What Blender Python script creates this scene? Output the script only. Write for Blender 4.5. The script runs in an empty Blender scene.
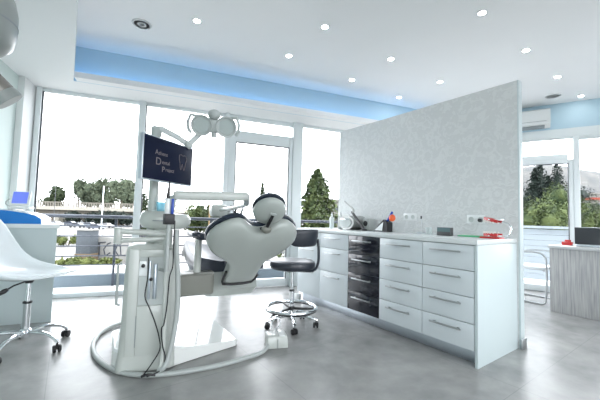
import bpy, bmesh, math, random
from mathutils import Vector, Matrix
random.seed(7)
S = bpy.context.scene
COL = S.collection
PI = math.pi
def R(a): return math.radians(a)

# ------------------------------------------------------------------ camera, world, light, exposure
cam_d = bpy.data.cameras.new('camera'); cam = bpy.data.objects.new('camera', cam_d); COL.objects.link(cam)
pt, ro, yw = R(3.19), R(-1.562), R(35.829)
fw = Vector((math.sin(yw)*math.cos(pt), math.cos(yw)*math.cos(pt), math.sin(pt)))
rt = Vector((math.cos(yw), -math.sin(yw), 0)); dn = fw.cross(rt)
cr, sr = math.cos(ro), math.sin(ro)
cx_, cy_ = rt*cr + dn*sr, -rt*sr + dn*cr
cam.matrix_world = Matrix(((cx_.x, -cy_.x, -fw.x, 0), (cx_.y, -cy_.y, -fw.y, 0), (cx_.z, -cy_.z, -fw.z, 1.03), (0, 0, 0, 1)))
cam_d.sensor_width = 36; cam_d.lens = 320*36/600; cam_d.clip_end = 2000; cam_d.clip_start = .02
S.camera = cam
W = bpy.data.worlds.new('sky'); S.world = W; W.use_nodes = True
bg = W.node_tree.nodes['Background']; bg.inputs[0].default_value = (.92, .955, 1, 1); bg.inputs[1].default_value = 7.5
S.view_settings.view_transform = 'Standard'; S.view_settings.look = 'None'
S.view_settings.gamma = 1; S.view_settings.use_curve_mapping = False
S.view_settings.exposure = 0.0
S.cycles.use_denoising = True
S.cycles.max_bounces = 10; S.cycles.diffuse_bounces = 6; S.cycles.transparent_max_bounces = 16
S.cycles.caustics_reflective = False; S.cycles.caustics_refractive = False
S.cycles.sample_clamp_indirect = 8

# ------------------------------------------------------------------ materials
def mat(name, col, rough=.5, metal=0, coat=0, spec=.5, emit=None, es=0, alpha=None):
    m = bpy.data.materials.new(name); m.use_nodes = True
    b = m.node_tree.nodes['Principled BSDF']
    b.inputs['Base Color'].default_value = (*col, 1); b.inputs['Roughness'].default_value = rough
    b.inputs['Metallic'].default_value = metal; b.inputs['Coat Weight'].default_value = coat
    b.inputs['Specular IOR Level'].default_value = spec
    if emit: b.inputs['Emission Color'].default_value = (*emit, 1); b.inputs['Emission Strength'].default_value = es
    return m
def nodes(m): return m.node_tree.nodes, m.node_tree.links, m.node_tree.nodes['Principled BSDF']
def noisy(m, c1, c2, scale=5, detail=4, bump=0, rough=None, stretch=(1, 1, 1), dist=0):
    n, l, b = nodes(m)
    tc = n.new('ShaderNodeTexCoord'); mp = n.new('ShaderNodeMapping'); mp.inputs['Scale'].default_value = stretch
    t = n.new('ShaderNodeTexNoise'); t.inputs['Scale'].default_value = scale; t.inputs['Detail'].default_value = detail
    t.inputs['Distortion'].default_value = dist
    r = n.new('ShaderNodeValToRGB'); r.color_ramp.elements[0].color = (*c1, 1); r.color_ramp.elements[1].color = (*c2, 1)
    r.color_ramp.elements[0].position = .32; r.color_ramp.elements[1].position = .68
    l.new(tc.outputs['Object'], mp.inputs[0]); l.new(mp.outputs[0], t.inputs[0]); l.new(t.outputs[0], r.inputs[0]); l.new(r.outputs[0], b.inputs['Base Color'])
    if bump:
        bp = n.new('ShaderNodeBump'); bp.inputs['Strength'].default_value = bump; bp.inputs['Distance'].default_value = .01
        l.new(t.outputs[0], bp.inputs['Height']); l.new(bp.outputs[0], b.inputs['Normal'])
    if rough:
        rr = n.new('ShaderNodeMapRange'); rr.inputs[3].default_value, rr.inputs[4].default_value = rough
        l.new(t.outputs[0], rr.inputs[0]); l.new(rr.outputs[0], b.inputs['Roughness'])
    return m
white_wall = mat('white_wall', (.76, .78, .78), .7)
green_wall = mat('green_wall', (.60, .69, .67), .7)
ceil_white = noisy(mat('ceiling_white', (.86, .87, .87), .75), (.855, .865, .865), (.87, .875, .875), 2)
blue_paint = mat('blue_paint', (.48, .65, .75), .6)
frame_white = mat('frame_white', (.74, .79, .80), .35)
gasket = mat('gasket', (.03, .035, .045), .5)
gloss_white = mat('gloss_white', (.80, .83, .83), .22, coat=.4)
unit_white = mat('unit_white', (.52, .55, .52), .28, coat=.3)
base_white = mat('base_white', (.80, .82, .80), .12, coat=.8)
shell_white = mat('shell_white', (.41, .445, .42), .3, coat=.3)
cab_white = mat('cabinet_white', (.66, .72, .745), .3, coat=.25)
end_white = mat('end_panel_white', (.56, .64, .65), .4)
counter_m = mat('worktop_white', (.68, .72, .725), .25, coat=.3)
reception_m = mat('reception_front', (.56, .63, .64), .35, coat=.2)
black_gloss = mat('black_gloss', (.010, .012, .020), .14, coat=.4)
seam_m = mat('seam_grey', (.25, .28, .29), .6)
navy = mat('navy_upholstery', (.016, .025, .042), .36, coat=.15)
dkgrey_uph = mat('dark_grey_upholstery', (.028, .034, .046), .38, coat=.1)
chrome = mat('chrome', (.82, .84, .86), .12, 1)
steel = mat('brushed_steel', (.50, .52, .53), .34, 1)
alu = mat('aluminium', (.62, .68, .74), .35, .85)
black = mat('black_plastic', (.012, .012, .014), .4)
grey_hose = mat('grey_hose', (.42, .45, .44), .45)
grey_pl = mat('grey_plastic', (.40, .43, .42), .4)
link_m = mat('beige_grey_casting', (.20, .205, .18), .4)
lens_m = mat('lamp_lens', (.48, .54, .53), .15, coat=.5)
lamp_m = mat('lamp_grey', (.50, .54, .53), .35)
blue_pl = mat('blue_plastic', (.01, .20, .62), .3)
deep_blue = mat('deep_blue_plastic', (.01, .07, .45), .35)
cyan_pl = mat('pale_blue_plastic', (.45, .72, .80), .2)
red_pl = mat('red_plastic', (.55, .03, .03), .3, coat=.4)
orange_pl = mat('orange_plastic', (.85, .14, .04), .4)
green_pl = mat('green_tray', (.10, .50, .24), .4)
pinkw = mat('tooth_white', (.80, .76, .72), .3)
screen_m = mat('screen_dark', (.006, .010, .030), .3, spec=.12)
logo_m = mat('logo_grey', (.16, .14, .15), .5, emit=(.5, .42, .42), es=.06)
scr2 = mat('small_screen', (.12, .16, .6), .2, emit=(.16, .24, .80), es=.55)
frost = mat('chair_shell_white', (.80, .84, .86), .25, coat=.4)
brass = mat('bottle_white', (.70, .72, .70), .4)
silver_m = mat('satin_metal', (.42, .43, .42), .35, .8)

def lightm(name, s):
    m = mat(name, (1, 1, 1)); n, l, b = nodes(m)
    b.inputs['Emission Color'].default_value = (1, .98, .95, 1); b.inputs['Emission Strength'].default_value = s
    return m
led_m = lightm('downlight_led', 90)
cove_m = mat('blue_led', (.3, .6, 1), emit=(.22, .54, 1.0), es=6)

def floor_material():
    m = mat('floor_stone', (.3, .32, .33), .27, spec=.27); n, l, b = nodes(m)
    tc = n.new('ShaderNodeTexCoord')
    t1 = n.new('ShaderNodeTexNoise'); t1.inputs['Scale'].default_value = 1.6; t1.inputs['Detail'].default_value = 7; t1.inputs['Roughness'].default_value = .62; t1.inputs['Distortion'].default_value = .5
    t2 = n.new('ShaderNodeTexNoise'); t2.inputs['Scale'].default_value = 6; t2.inputs['Detail'].default_value = 8
    l.new(tc.outputs['Object'], t1.inputs[0]); l.new(tc.outputs['Object'], t2.inputs[0])
    mx = n.new('ShaderNodeMix'); mx.inputs[0].default_value = .4
    l.new(t1.outputs[0], mx.inputs[2]); l.new(t2.outputs[0], mx.inputs[3])
    r = n.new('ShaderNodeValToRGB')
    r.color_ramp.elements[0].position = .32; r.color_ramp.elements[0].color = (.235, .24, .24, 1)
    r.color_ramp.elements[1].position = .68; r.color_ramp.elements[1].color = (.41, .41, .40, 1)
    l.new(mx.outputs[0], r.inputs[0])
    br = n.new('ShaderNodeTexBrick'); br.inputs['Scale'].default_value = 1; br.offset = 0
    br.inputs['Brick Width'].default_value = 1.2; br.inputs['Row Height'].default_value = 1.2; br.inputs['Mortar Size'].default_value = .0025
    mp = n.new('ShaderNodeMapping'); mp.inputs['Location'].default_value = (.05, .35, 0); l.new(tc.outputs['Object'], mp.inputs[0]); l.new(mp.outputs[0], br.inputs[0])
    m2 = n.new('ShaderNodeMix'); m2.data_type = 'RGBA'; m2.blend_type = 'MIX'
    ml = n.new('ShaderNodeMath'); ml.operation = 'MULTIPLY'; ml.inputs[1].default_value = .35
    l.new(br.outputs['Fac'], ml.inputs[0]); l.new(ml.outputs[0], m2.inputs[0]); l.new(r.outputs[0], m2.inputs[6]); m2.inputs[7].default_value = (.16, .17, .18, 1)
    l.new(m2.outputs[2], b.inputs['Base Color'])
    return m
floor_m = floor_material()

def wallpaper_material():
    m = mat('damask_wallpaper', (.6, .65, .64), .55); n, l, b = nodes(m)
    tc = n.new('ShaderNodeTexCoord')
    v = n.new('ShaderNodeTexVoronoi'); v.inputs['Scale'].default_value = 6.5; v.feature = 'SMOOTH_F1'
    nz = n.new('ShaderNodeTexNoise'); nz.inputs['Scale'].default_value = 14; nz.inputs['Detail'].default_value = 3; nz.inputs['Distortion'].default_value = 1.5
    wv = n.new('ShaderNodeMath'); wv.operation = 'MULTIPLY'; wv.inputs[1].default_value = 22
    sn = n.new('ShaderNodeMath'); sn.operation = 'SINE'
    ad = n.new('ShaderNodeMath'); ad.operation = 'ADD'
    k = n.new('ShaderNodeMath'); k.operation = 'MULTIPLY'; k.inputs[1].default_value = 13
    l.new(tc.outputs['Object'], v.inputs[0]); l.new(tc.outputs['Object'], nz.inputs[0])
    l.new(v.outputs['Distance'], wv.inputs[0]); l.new(nz.outputs[0], k.inputs[0]); l.new(wv.outputs[0], ad.inputs[0]); l.new(k.outputs[0], ad.inputs[1]); l.new(ad.outputs[0], sn.inputs[0])
    r = n.new('ShaderNodeValToRGB'); r.color_ramp.elements[0].color = (.625, .65, .65, 1); r.color_ramp.elements[1].color = (.675, .70, .70, 1)
    r.color_ramp.elements[0].position = .0; r.color_ramp.elements[1].position = .55
    l.new(sn.outputs[0], r.inputs[0]); l.new(r.outputs[0], b.inputs['Base Color'])
    bp = n.new('ShaderNodeBump'); bp.inputs['Strength'].default_value = .25; bp.inputs['Distance'].default_value = .004
    l.new(sn.outputs[0], bp.inputs['Height']); l.new(bp.outputs[0], b.inputs['Normal'])
    return m
wallpaper = wallpaper_material()
desk_m = noisy(mat('grey_wood', (.3, .3, .3), .5), (.25, .26, .265), (.42, .425, .42), 9, 6, 0, None, (7, 7, .35))

def glass_material():
    m = bpy.data.materials.new('window_glass'); m.use_nodes = True; n = m.node_tree.nodes; l = m.node_tree.links; n.clear()
    o = n.new('ShaderNodeOutputMaterial'); t = n.new('ShaderNodeBsdfTransparent'); g = n.new('ShaderNodeBsdfGlossy'); mx = n.new('ShaderNodeMixShader')
    t.inputs[0].default_value = (.985, .985, .985, 1); g.inputs['Roughness'].default_value = .02
    lw = n.new('ShaderNodeLayerWeight'); lw.inputs[0].default_value = .12
    ml = n.new('ShaderNodeMath'); ml.operation = 'MULTIPLY'; ml.inputs[1].default_value = .5
    l.new(lw.outputs['Fresnel'], ml.inputs[0]); l.new(ml.outputs[0], mx.inputs[0])
    l.new(t.outputs[0], mx.inputs[1]); l.new(g.outputs[0], mx.inputs[2]); l.new(mx.outputs[0], o.inputs[0]); return m
glass = glass_material()
def clear_pl(name, tint, f=.25):
    m = bpy.data.materials.new(name); m.use_nodes = True; n = m.node_tree.nodes; l = m.node_tree.links; n.clear()
    o = n.new('ShaderNodeOutputMaterial'); t = n.new('ShaderNodeBsdfTransparent'); g = n.new('ShaderNodeBsdfPrincipled'); mx = n.new('ShaderNodeMixShader')
    t.inputs[0].default_value = (*tint, 1); g.inputs['Base Color'].default_value = (*tint, 1); g.inputs['Roughness'].default_value = .1; mx.inputs[0].default_value = f
    l.new(t.outputs[0], mx.inputs[1]); l.new(g.outputs[0], mx.inputs[2]); l.new(mx.outputs[0], o.inputs[0]); return m
clear_blue = clear_pl('clear_blue', (.60, .85, .92), .45)
clear_white = clear_pl('clear_white', (.88, .92, .92), .4)

# ------------------------------------------------------------------ mesh helpers
class MB:
    def __init__(s): s.b = bmesh.new()
    def box(s, c, d, r=0, m=None, seg=2):
        t = bmesh.new(); bmesh.ops.create_cube(t, size=1)
        for v in t.verts: v.co = Vector((v.co.x*d[0], v.co.y*d[1], v.co.z*d[2]))
        if r: bmesh.ops.bevel(t, geom=t.edges[:], offset=min(r, min(d)*.49), segments=seg, profile=.5, affect='EDGES')
        M = Matrix.Translation(Vector(c)) @ (m or Matrix.Identity(4))
        return s.add(t, M)
    def add(s, t, M=None):
        mp = {}
        for v in t.verts: mp[v] = s.b.verts.new((M @ v.co) if M else v.co)
        for f in t.faces:
            try: s.b.faces.new([mp[v] for v in f.verts])
            except ValueError: pass
        t.free(); return s
    def rings(s, rs, cap=True, close=True):
        vs = [[s.b.verts.new(p) for p in r] for r in rs]; n = len(rs[0])
        for a, b in zip(vs, vs[1:]):
            for i in range(n if close else n-1):
                j = (i+1) % n
                s.b.faces.new((a[i], a[j], b[j], b[i]))
        if cap and close:
            s.b.faces.new(vs[0][::-1]); s.b.faces.new(vs[-1])
        return s
    def tube(s, pts, r, n=10, loop=False):
        P = [Vector(p) for p in pts]; rr = r if isinstance(r, (list, tuple)) else [r]*len(P)
        N = len(P); T = []
        for i in range(N):
            if loop: t = P[(i+1) % N]-P[i-1]
            else: t = P[min(i+1, N-1)]-P[max(i-1, 0)]
            T.append(t.normalized())
        up = Vector((0, 0, 1)) if abs(T[0].z) < .9 else Vector((1, 0, 0))
        x = T[0].cross(up).normalized(); out = []
        for i in range(N):
            x = (x - T[i]*x.dot(T[i])).normalized(); y = T[i].cross(x)
            out.append([P[i] + (x*math.cos(2*PI*k/n) + y*math.sin(2*PI*k/n))*rr[i] for k in range(n)])
        if loop: out.append(out[0]); return s.rings_loop(out[:-1])
        return s.rings(out)
    def rings_loop(s, rs):
        vs = [[s.b.verts.new(p) for p in r] for r in rs]; n = len(rs[0]); N = len(vs)
        for a in range(N):
            A, B = vs[a], vs[(a+1) % N]
            for i in range(n):
                j = (i+1) % n; s.b.faces.new((A[i], A[j], B[j], B[i]))
        return s
    def cyl(s, a, b, r, r2=None, n=20, bev=0):
        a, b = Vector(a), Vector(b)
        if bev:
            d = (b-a).normalized(); r2 = r if r2 is None else r2
            return s.tube([a, a+d*bev*.3, a+d*bev, b-d*bev, b-d*bev*.3, b], [r-bev, r-bev*.3, r, r2, r2-bev*.3, r2-bev], n)
        return s.tube([a, b], [r, r if r2 is None else r2], n)
    def lathe(s, prof, c=(0, 0, 0), n=28, M=None, cap=True):
        rs = []
        for r, z in prof:
            ring = [Vector((max(r, .0002)*math.cos(2*PI*k/n), max(r, .0002)*math.sin(2*PI*k/n), z)) for k in range(n)]
            rs.append([((M @ p) if M else p) + Vector(c) for p in ring])
        return s.rings(rs, cap)
    def prism(s, poly, z0, z1):
        a = [s.b.verts.new((x, y, z0)) for x, y in poly]; b = [s.b.verts.new((x, y, z1)) for x, y in poly]; n = len(poly)
        s.b.faces.new(a[::-1]); s.b.faces.new(b)
        for i in range(n): s.b.faces.new((a[i], a[(i+1) % n], b[(i+1) % n], b[i]))
        return s
    def ball(s, c, r, M=None, n=20):
        t = bmesh.new(); bmesh.ops.create_uvsphere(t, u_segments=n, v_segments=n//2, radius=1)
        sc = r if isinstance(r, (tuple, list)) else (r, r, r)
        for v in t.verts: v.co = Vector((v.co.x*sc[0], v.co.y*sc[1], v.co.z*sc[2]))
        return s.add(t, Matrix.Translation(Vector(c)) @ (M or Matrix.Identity(4)))
    def build(s, name, m, parent=None, loc=None, smooth=True, ang=35):
        bmesh.ops.recalc_face_normals(s.b, faces=s.b.faces[:])
        me = bpy.data.meshes.new(name); s.b.to_mesh(me); s.b.free()
        me.materials.append(m)
        if smooth:
            for p in me.polygons: p.use_smooth = True
            me.set_sharp_from_angle(angle=R(ang))
        o = bpy.data.objects.new(name, me); COL.objects.link(o)
        if parent: o.parent = parent
        if loc: o.location = loc
        return o
def tag(o, label, cat, group=None, kind=None):
    o['label'] = label; o['category'] = cat
    if group: o['group'] = group
    if kind: o['kind'] = kind
    return o
def struct(o): o['kind'] = 'structure'; return o
def thing(name, label, cat, loc=(0, 0, 0), rz=0, group=None):
    o = bpy.data.objects.new(name, None); COL.objects.link(o); o.location = loc; o.rotation_euler = (0, 0, rz)
    o.empty_display_size = .1
    return tag(o, label, cat, group)
def copy_tree(o, parent=None):
    c = o.copy(); COL.objects.link(c); c.parent = parent
    for ch in list(o.children): copy_tree(ch, c)
    return c
def RZ(a): return Matrix.Rotation(a, 4, 'Z')
def smoothpath(pts, n=6):
    P = [Vector(p) for p in pts]; out = []
    for i in range(len(P)-1):
        p0, p1, p2, p3 = P[max(i-1, 0)], P[i], P[i+1], P[min(i+2, len(P)-1)]
        for k in range(n):
            t = k/n
            out.append(.5*((2*p1)+(p2-p0)*t+(2*p0-5*p1+4*p2-p3)*t*t+(3*p1-p0-3*p2+p3)*t*t*t))
    out.append(P[-1]); return out

# facade frames: A = long window wall (s along, n outwards); B = right-hand window wall
A2 = R(-14.579)
dA = Vector((math.cos(A2), math.sin(A2), 0)); nA = Vector((-math.sin(A2), math.cos(A2), 0)); wA = Vector((0, 4.77, 0))
def FA(s, n=0, z=0): return wA + dA*s + nA*n + Vector((0, 0, z))
dB = Vector((.361, -.9326, 0)); nB = Vector((.9326, .361, 0)); wB = Vector((5.885, 2.015, 0))
def FB(t, n=0, z=0): return wB + dB*t + nB*n + Vector((0, 0, z))
angA = A2; angB = math.atan2(-.9326, .361)
def boxA(mb, s0, s1, n0, n1, z0, z1, r=0):
    return mb.box(FA((s0+s1)/2, (n0+n1)/2, (z0+z1)/2), (s1-s0, n1-n0, z1-z0), r, RZ(angA))
def boxB(mb, s0, s1, n0, n1, z0, z1, r=0):
    return mb.box(FB((s0+s1)/2, (n0+n1)/2, (z0+z1)/2), (s1-s0, n1-n0, z1-z0), r, RZ(angB))
# room corners
cL = FA(-.46, 0)                       # left end of window wall
dW = -nA                               # left wall runs back square to it
cLB = cL + dW*7.6
cR = Vector((5.36, 3.375, 0))          # corner of the two window walls
cRB = FB(6.2, 0)
def xy(v): return (v.x, v.y)

# ------------------------------------------------------------------ structure
room = [xy(cLB), xy(cRB), xy(FB(6.2, .1)), xy(cR+nA*.12+nB*.12), xy(FA(-.46, .12))]
struct(MB().prism(room, -.15, 0).build('floor', floor_m, smooth=False))
# coffer ceiling and the lower perimeter soffit
struct(MB().prism([xy(cLB), xy(cRB), xy(FB(6.2, .1)), xy(cR+nA*.12+nB*.12), xy(FA(-.46, .12))], 2.9, 3.05).build('ceiling', ceil_white, smooth=False))
eN = -.389                             # coffer edge lies this far in from the window wall
def lineAx(n, x):                      # point on the line parallel to wall A at offset n where X = x
    s = (x - (wA + nA*n).x)/dA.x; return FA(s, n)
pE = lineAx(eN, -.03)
s_end = 5.6
struct(MB().prism([xy(pE), xy(lineAx(eN, 5.6)), xy(lineAx(.0, 5.32)), xy(lineAx(0, -.03))], 2.5, 2.899).build('trim_1', ceil_white, smooth=False))
struct(MB().prism([xy(cLB), (-.03, cLB.y), xy(pE), xy(lineAx(0, -.03)), xy(cL)], 2.5, 2.899).build('trim_2', ceil_white, smooth=False))
# blue lining of the coffer step with its slim cove lip
mb = MB(); s0 = (pE-wA).dot(dA); s1 = 5.45
boxA(mb, s0, s1, eN-.012, eN-.001, 2.5, 2.899); struct(mb.build('trim_3', blue_paint, smooth=False))
mb = MB(); boxA(mb, s0+.035, s1, eN-.13, eN-.013, 2.5, 2.510); boxA(mb, s0+.035, s1, eN-.13, eN-.124, 2.510, 2.565)
struct(mb.build('trim_4', ceil_white, smooth=False))
# blue led strip lying in the cove
mb = MB(); boxA(mb, s0+.03, s1-.2, eN-.112, eN-.092, 2.511, 2.520)
tag(mb.build('led_strip', cove_m, smooth=False), 'blue led strip hidden in the cove along the ceiling step', 'light')

# left wall with its pale green side and white pilaster
def wallseg(mb, a, b, th, z0, z1, side=1):
    a, b = Vector(a), Vector(b); d = (b-a).normalized(); n = Vector((-d.y, d.x, 0))*side*th
    return mb.prism([xy(a), xy(b), xy(b+n), xy(a+n)] if side > 0 else [xy(a+n), xy(b+n), xy(b), xy(a)], z0, z1)
struct(wallseg(MB(), cL, cLB, .15, 0, 2.5, -1).build('wall_left', green_wall, smooth=False))
mb = MB(); boxA(mb, -.458, -.40, -.30, -.001, 0, 2.499); struct(mb.build('trim_5', white_wall, smooth=False))
mb = MB(); boxA(mb, -.46, -.385, 0, .10, 0, 2.5); struct(mb.build('wall_front', white_wall, smooth=False))
# unseen wall behind the camera; three large windows added to let in sky light
bd = (cRB-cLB).normalized(); bl = (cRB-cLB).length; bn = Vector((-bd.y, bd.x, 0)); bang = math.atan2(bd.y, bd.x)
def boxBk(mb, s0, s1, n0, n1, z0, z1):
    c = cLB + bd*(s0+s1)/2 + bn*(n0+n1)/2; return mb.box((c.x, c.y, (z0+z1)/2), (s1-s0, n1-n0, z1-z0), 0, RZ(bang))
mb = MB(); edges = [0, .5, 3.0, 3.6, 6.2, 6.8, bl-.5, bl]
boxBk(mb, 0, bl, -.15, 0, 0, .35); boxBk(mb, 0, bl, -.15, 0, 2.8, 2.9)
for a, b in ((0, .5), (3.0, 3.6), (6.2, 6.8), (bl-.5, bl)): boxBk(mb, a, b, -.15, 0, .35, 2.8)
struct(mb.build('wall_back', white_wall, smooth=False))
for i, (a, b) in enumerate(((.5, 3.0), (3.6, 6.2), (6.8, bl-.5))):
    w = struct(thing('window_%d' % (i+5), '', '')); del w['label'], w['category']
    m1 = MB()
    for u, v in ((a, a+.06), (b-.06, b), ((a+b)/2-.03, (a+b)/2+.03)): boxBk(m1, u, v, -.11, -.04, .35, 2.8)
    boxBk(m1, a, b, -.11, -.04, .35, .42); boxBk(m1, a, b, -.11, -.04, 2.73, 2.8)
    m1.build('window_frame', frame_white, w, smooth=False)
    m2 = MB(); boxBk(m2, a+.05, b-.05, -.078, -.072, .4, 2.75); m2.build('pane', glass, w, smooth=False)

# ---- window wall A
def win(name, parts_frame, panes, bx, gask=()):
    w = struct(bpy.data.objects.new(name, None)); COL.objects.link(w)
    m = MB()
    for a in parts_frame: bx(m, *a, .004)
    m.build('window_frame', frame_white, w, ang=30)
    for a in panes: q = MB(); bx(q, *a); q.build('pane', glass, w, smooth=False)
    if gask:
        q = MB()
        for a in gask: bx(q, *a)
        q.build('gasket', gasket, w, smooth=False)
    return w
ZT = 2.5
win('window_1', [(-.385, -.335, -.03, .06, 0, ZT), (.705, .785, -.04, .07, 0, ZT), (-.335, .705, -.0, .06, .0, .055), (-.335, .705, 0, .06, 2.46, ZT)],
    [(-.33, .71, .025, .031, .05, 2.47)], boxA, [(-.335, -.322, -.005, .02, .055, 2.46)])
win('window_2', [(1.813, 1.872, -.05, .07, 0, ZT), (.785, 1.813, 0, .06, 0, .055), (.785, 1.813, 0, .06, 2.46, ZT)],
    [(.78, 1.82, .025, .031, .05, 2.47)], boxA, [(.785, .797, -.005, .02, .055, 2.46)])
# glazed door with transom light
d1 = struct(bpy.data.objects.new('door_1', None)); COL.objects.link(d1)
m = MB()
for a in ((1.875, 1.975, -.03, .05, .012, 2.235), (2.785, 2.84, -.03, .05, .012, 2.235), (1.975, 2.785, -.03, .05, .012, .12), (1.975, 2.785, -.03, .05, 2.10, 2.235)): boxA(m, *a, .004)
m.build('door_frame', frame_white, d1, ang=30)
q = MB(); boxA(q, 1.97, 2.79, .008, .014, .115, 2.105); q.build('pane', glass, d1, smooth=False)
q = MB()
for a in ((1.975, 1.983, -.034, .0, .12, 2.10), (2.777, 2.785, -.034, .0, .12, 2.10), (1.983, 2.777, -.034, .0, 2.09, 2.10)): boxA(q, *a)
q.build('gasket', gasket, d1, smooth=False)
q = MB(); q.tube([FA(1.925, -.03, 1.06), FA(1.925, -.075, 1.06), FA(2.03, -.075, 1.06)], .009); q.cyl(FA(1.925, -.03, 1.06), FA(1.925, -.038, 1.06), .022)
q.build('door_handle', steel, d1)
win('window_3', [(2.843, 3.0, -.05, .07, 0, ZT), (1.872, 2.843, 0, .06, 2.24, 2.275), (1.872, 2.843, 0, .06, 2.44, ZT)],
    [(1.872, 2.843, .025, .031, 2.26, 2.45)], boxA)
win('window_4', [(4.2, 4.28, -.05, .07, 0, ZT), (5.3, 5.62, -.05, .07, 0, ZT), (3.0, 5.3, 0, .06, 0, .055), (3.0, 5.3, 0, .06, 2.46, ZT)],
    [(2.99, 4.21, .025, .031, .05, 2.47), (4.27, 5.31, .025, .031, .05, 2.47)], boxA)
q = MB(); boxA(q, -.385, 5.6, .0, .10, 2.5, 2.9); struct(q.build('wall_front_upper', white_wall, smooth=False))

# ---- window wall B (right)
q = MB(); boxB(q, -1.45, 6.2, .0, .12, 2.5, 2.9); struct(q.build('wall_right', blue_paint, smooth=False))
q = MB(); boxB(q, -1.40, 6.2, -.012, .12, 2.36, 2.499); struct(q.build('trim_6', frame_white, smooth=False))
win('window_8', [(.588, .66, -.02, .09, 0, 2.36), (-1.4, .53, 0, .07, 2.02, 2.11), (-1.4, -1.3, -.02, .09, 0, 2.36)],
    [(-1.3, .588, .03, .036, 2.10, 2.36)], boxB)
d2 = struct(bpy.data.objects.new('door_2', None)); COL.objects.link(d2)
m = MB()
for a in ((.528, .586, -.01, .07, .01, 2.02), (-.40, -.33, -.01, .07, .01, 2.02), (-.33, .528, -.01, .07, 1.965, 2.02), (-.33, .528, -.01, .07, .01, .10)): boxB(m, *a, .004)
m.build('door_frame', frame_white, d2, ang=30)
q = MB(); boxB(q, -.335, .533, .028, .034, .09, 1.97); q.build('pane', glass, d2, smooth=False)
q = MB(); boxB(q, .520, .528, -.014, .02, .10, 1.965); boxB(q, -.33, .520, -.014, .02, 1.956, 1.965); q.build('gasket', gasket, d2, smooth=False)
win('window_9', [(-.41, -.40, -.02, .09, 0, 2.02), (-1.3, -.41, 0, .07, 0, .05)], [(-1.3, -.41, .03, .036, .05, 2.02)], boxB)
q = MB(); boxB(q, 3.43, 6.2, 0, .12, 0, 2.5); struct(q.build('wall_right_end', white_wall, smooth=False))  # unseen stretch, made solid instead of glazed to dim the drawer end panel
for k in range(2):
    a = .66+k*1.385; b = a+1.385
    win('window_%d' % (10+k), [(b-.07, b, -.02, .09, 0, 2.36), (a, b-.07, 0, .07, 0, .05), (a, b-.07, 0, .07, 2.32, 2.36)], [(a, b-.07, .03, .036, .05, 2.33)], boxB)

# sky portals in the window openings (they only guide the sampling of the sky, they give off nothing)
def portal(c, w, h, inward):
    L = bpy.data.lights.new('sky_portal', 'AREA'); L.shape = 'RECTANGLE'; L.size = w; L.size_y = h; L.cycles.is_portal = True
    o = bpy.data.objects.new('sky_portal', L); COL.objects.link(o)
    o.rotation_euler = Vector(inward).to_track_quat('-Z', 'Y').to_euler(); o.location = c
portal(FA(2.48, .12, 1.26), 5.7, 2.5, -nA)
portal(FB(1.05, .14, 1.2), 4.8, 2.36, -nB)
for a, b in ((.5, 3.0), (3.6, 6.2), (6.8, bl-.5)):
    c = cLB + bd*(a+b)/2 - bn*.17; portal((c.x, c.y, 1.58), b-a, 2.45, bn)

# ---- half-height partition with wallpaper
struct(MB().box((3.115, 2.224, 1.135), (.07, 2.228, 2.27), .003).build('wall_center', wallpaper, ang=30))
struct(MB().box((3.117, 1.106, 1.135), (.074, .012, 2.272), .002).build('trim_7', end_white, ang=30))
mb = MB(); mb.box((3.16, 2.22, .04), (.02, 2.25, .08), .003); mb.box((3.117, 1.094, .04), (.10, .012, .08), .003); struct(mb.build('baseboard_center', steel, ang=30))

# ------------------------------------------------------------------ exterior
def flat(n, c, r=.8, **k): return noisy(mat(n, c, r), tuple(x*.85 for x in c), tuple(min(1, x*1.12) for x in c), k.get('scale', 3), 5)
terrace_m = flat('terrace_tiles', (.62, .62, .62)); slate = mat('slate_blue', (.13, .17, .20), .6); rail_m = mat('rail_grey', (.05, .06, .08), .5)
mb = MB(); boxA(mb, -4, 6.6, .10, .82, -.25, -.03); struct(mb.build('terrace_floor', terrace_m, smooth=False))
mb = MB(); boxA(mb, -4, 6.6, .821, 1.75, -.25, .145); struct(mb.build('terrace_ledge', terrace_m, smooth=False))
mb = MB(); boxA(mb, -4, 6.6, .80, .820, -.03, .125); struct(mb.build('terrace_kerb', slate, smooth=False))
rl = thing('terrace_railing', 'grey metal terrace railing of horizontal bars outside the left windows', 'railing')
for k in range(7):
    mb = MB(); s = -2.3+k*1.35; boxA(mb, s-.016, s+.016, .755, .78, -.03, .955); mb.build('post', rail_m, rl, smooth=False)
for i, z in enumerate((.97, .835, .69, .55, .41, .28)):
    mb = MB(); r = .024 if i == 0 else .009; mb.cyl(FA(-3.9, .735, z), FA(6.5, .735, z), r, n=8); mb.build('rail', rail_m, rl)
# balcony outside the right window wall
mb = MB(); boxB(mb, -1.6, 6.5, .12, 1.9, -.25, -.03); struct(mb.build('balcony_floor', terrace_m, smooth=False))
par_m = mat('parapet_white', (.42, .47, .51), .6)
bp = thing('balcony_balustrade', 'white slatted balcony balustrade outside the right windows', 'railing')
for k in range(9):
    mb = MB(); boxB(mb, -1.5, 6.4, 1.30, 1.33, .0+k*.105, .100+k*.105); mb.build('slat', par_m, bp, smooth=False)
for k in range(8):
    mb = MB(); s = -1.2+k*.98; boxB(mb, s-.02, s+.02, 1.27, 1.297, -.03, .99); mb.build('post', alu, bp, smooth=False)
mb = MB(); boxB(mb, -1.5, 6.4, 1.26, 1.36, .955, 1.0); mb.build('top_rail', par_m, bp, smooth=False)

GZ = -3.5
ground_m = flat('pale_ground', (.17, .165, .155), scale=.05)
struct(MB().box((60, 160, GZ-.6), (900, 900, 1)).build('ground', ground_m, smooth=False))
road_m = flat('road_grey', (.04, .045, .05), scale=.1)
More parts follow.
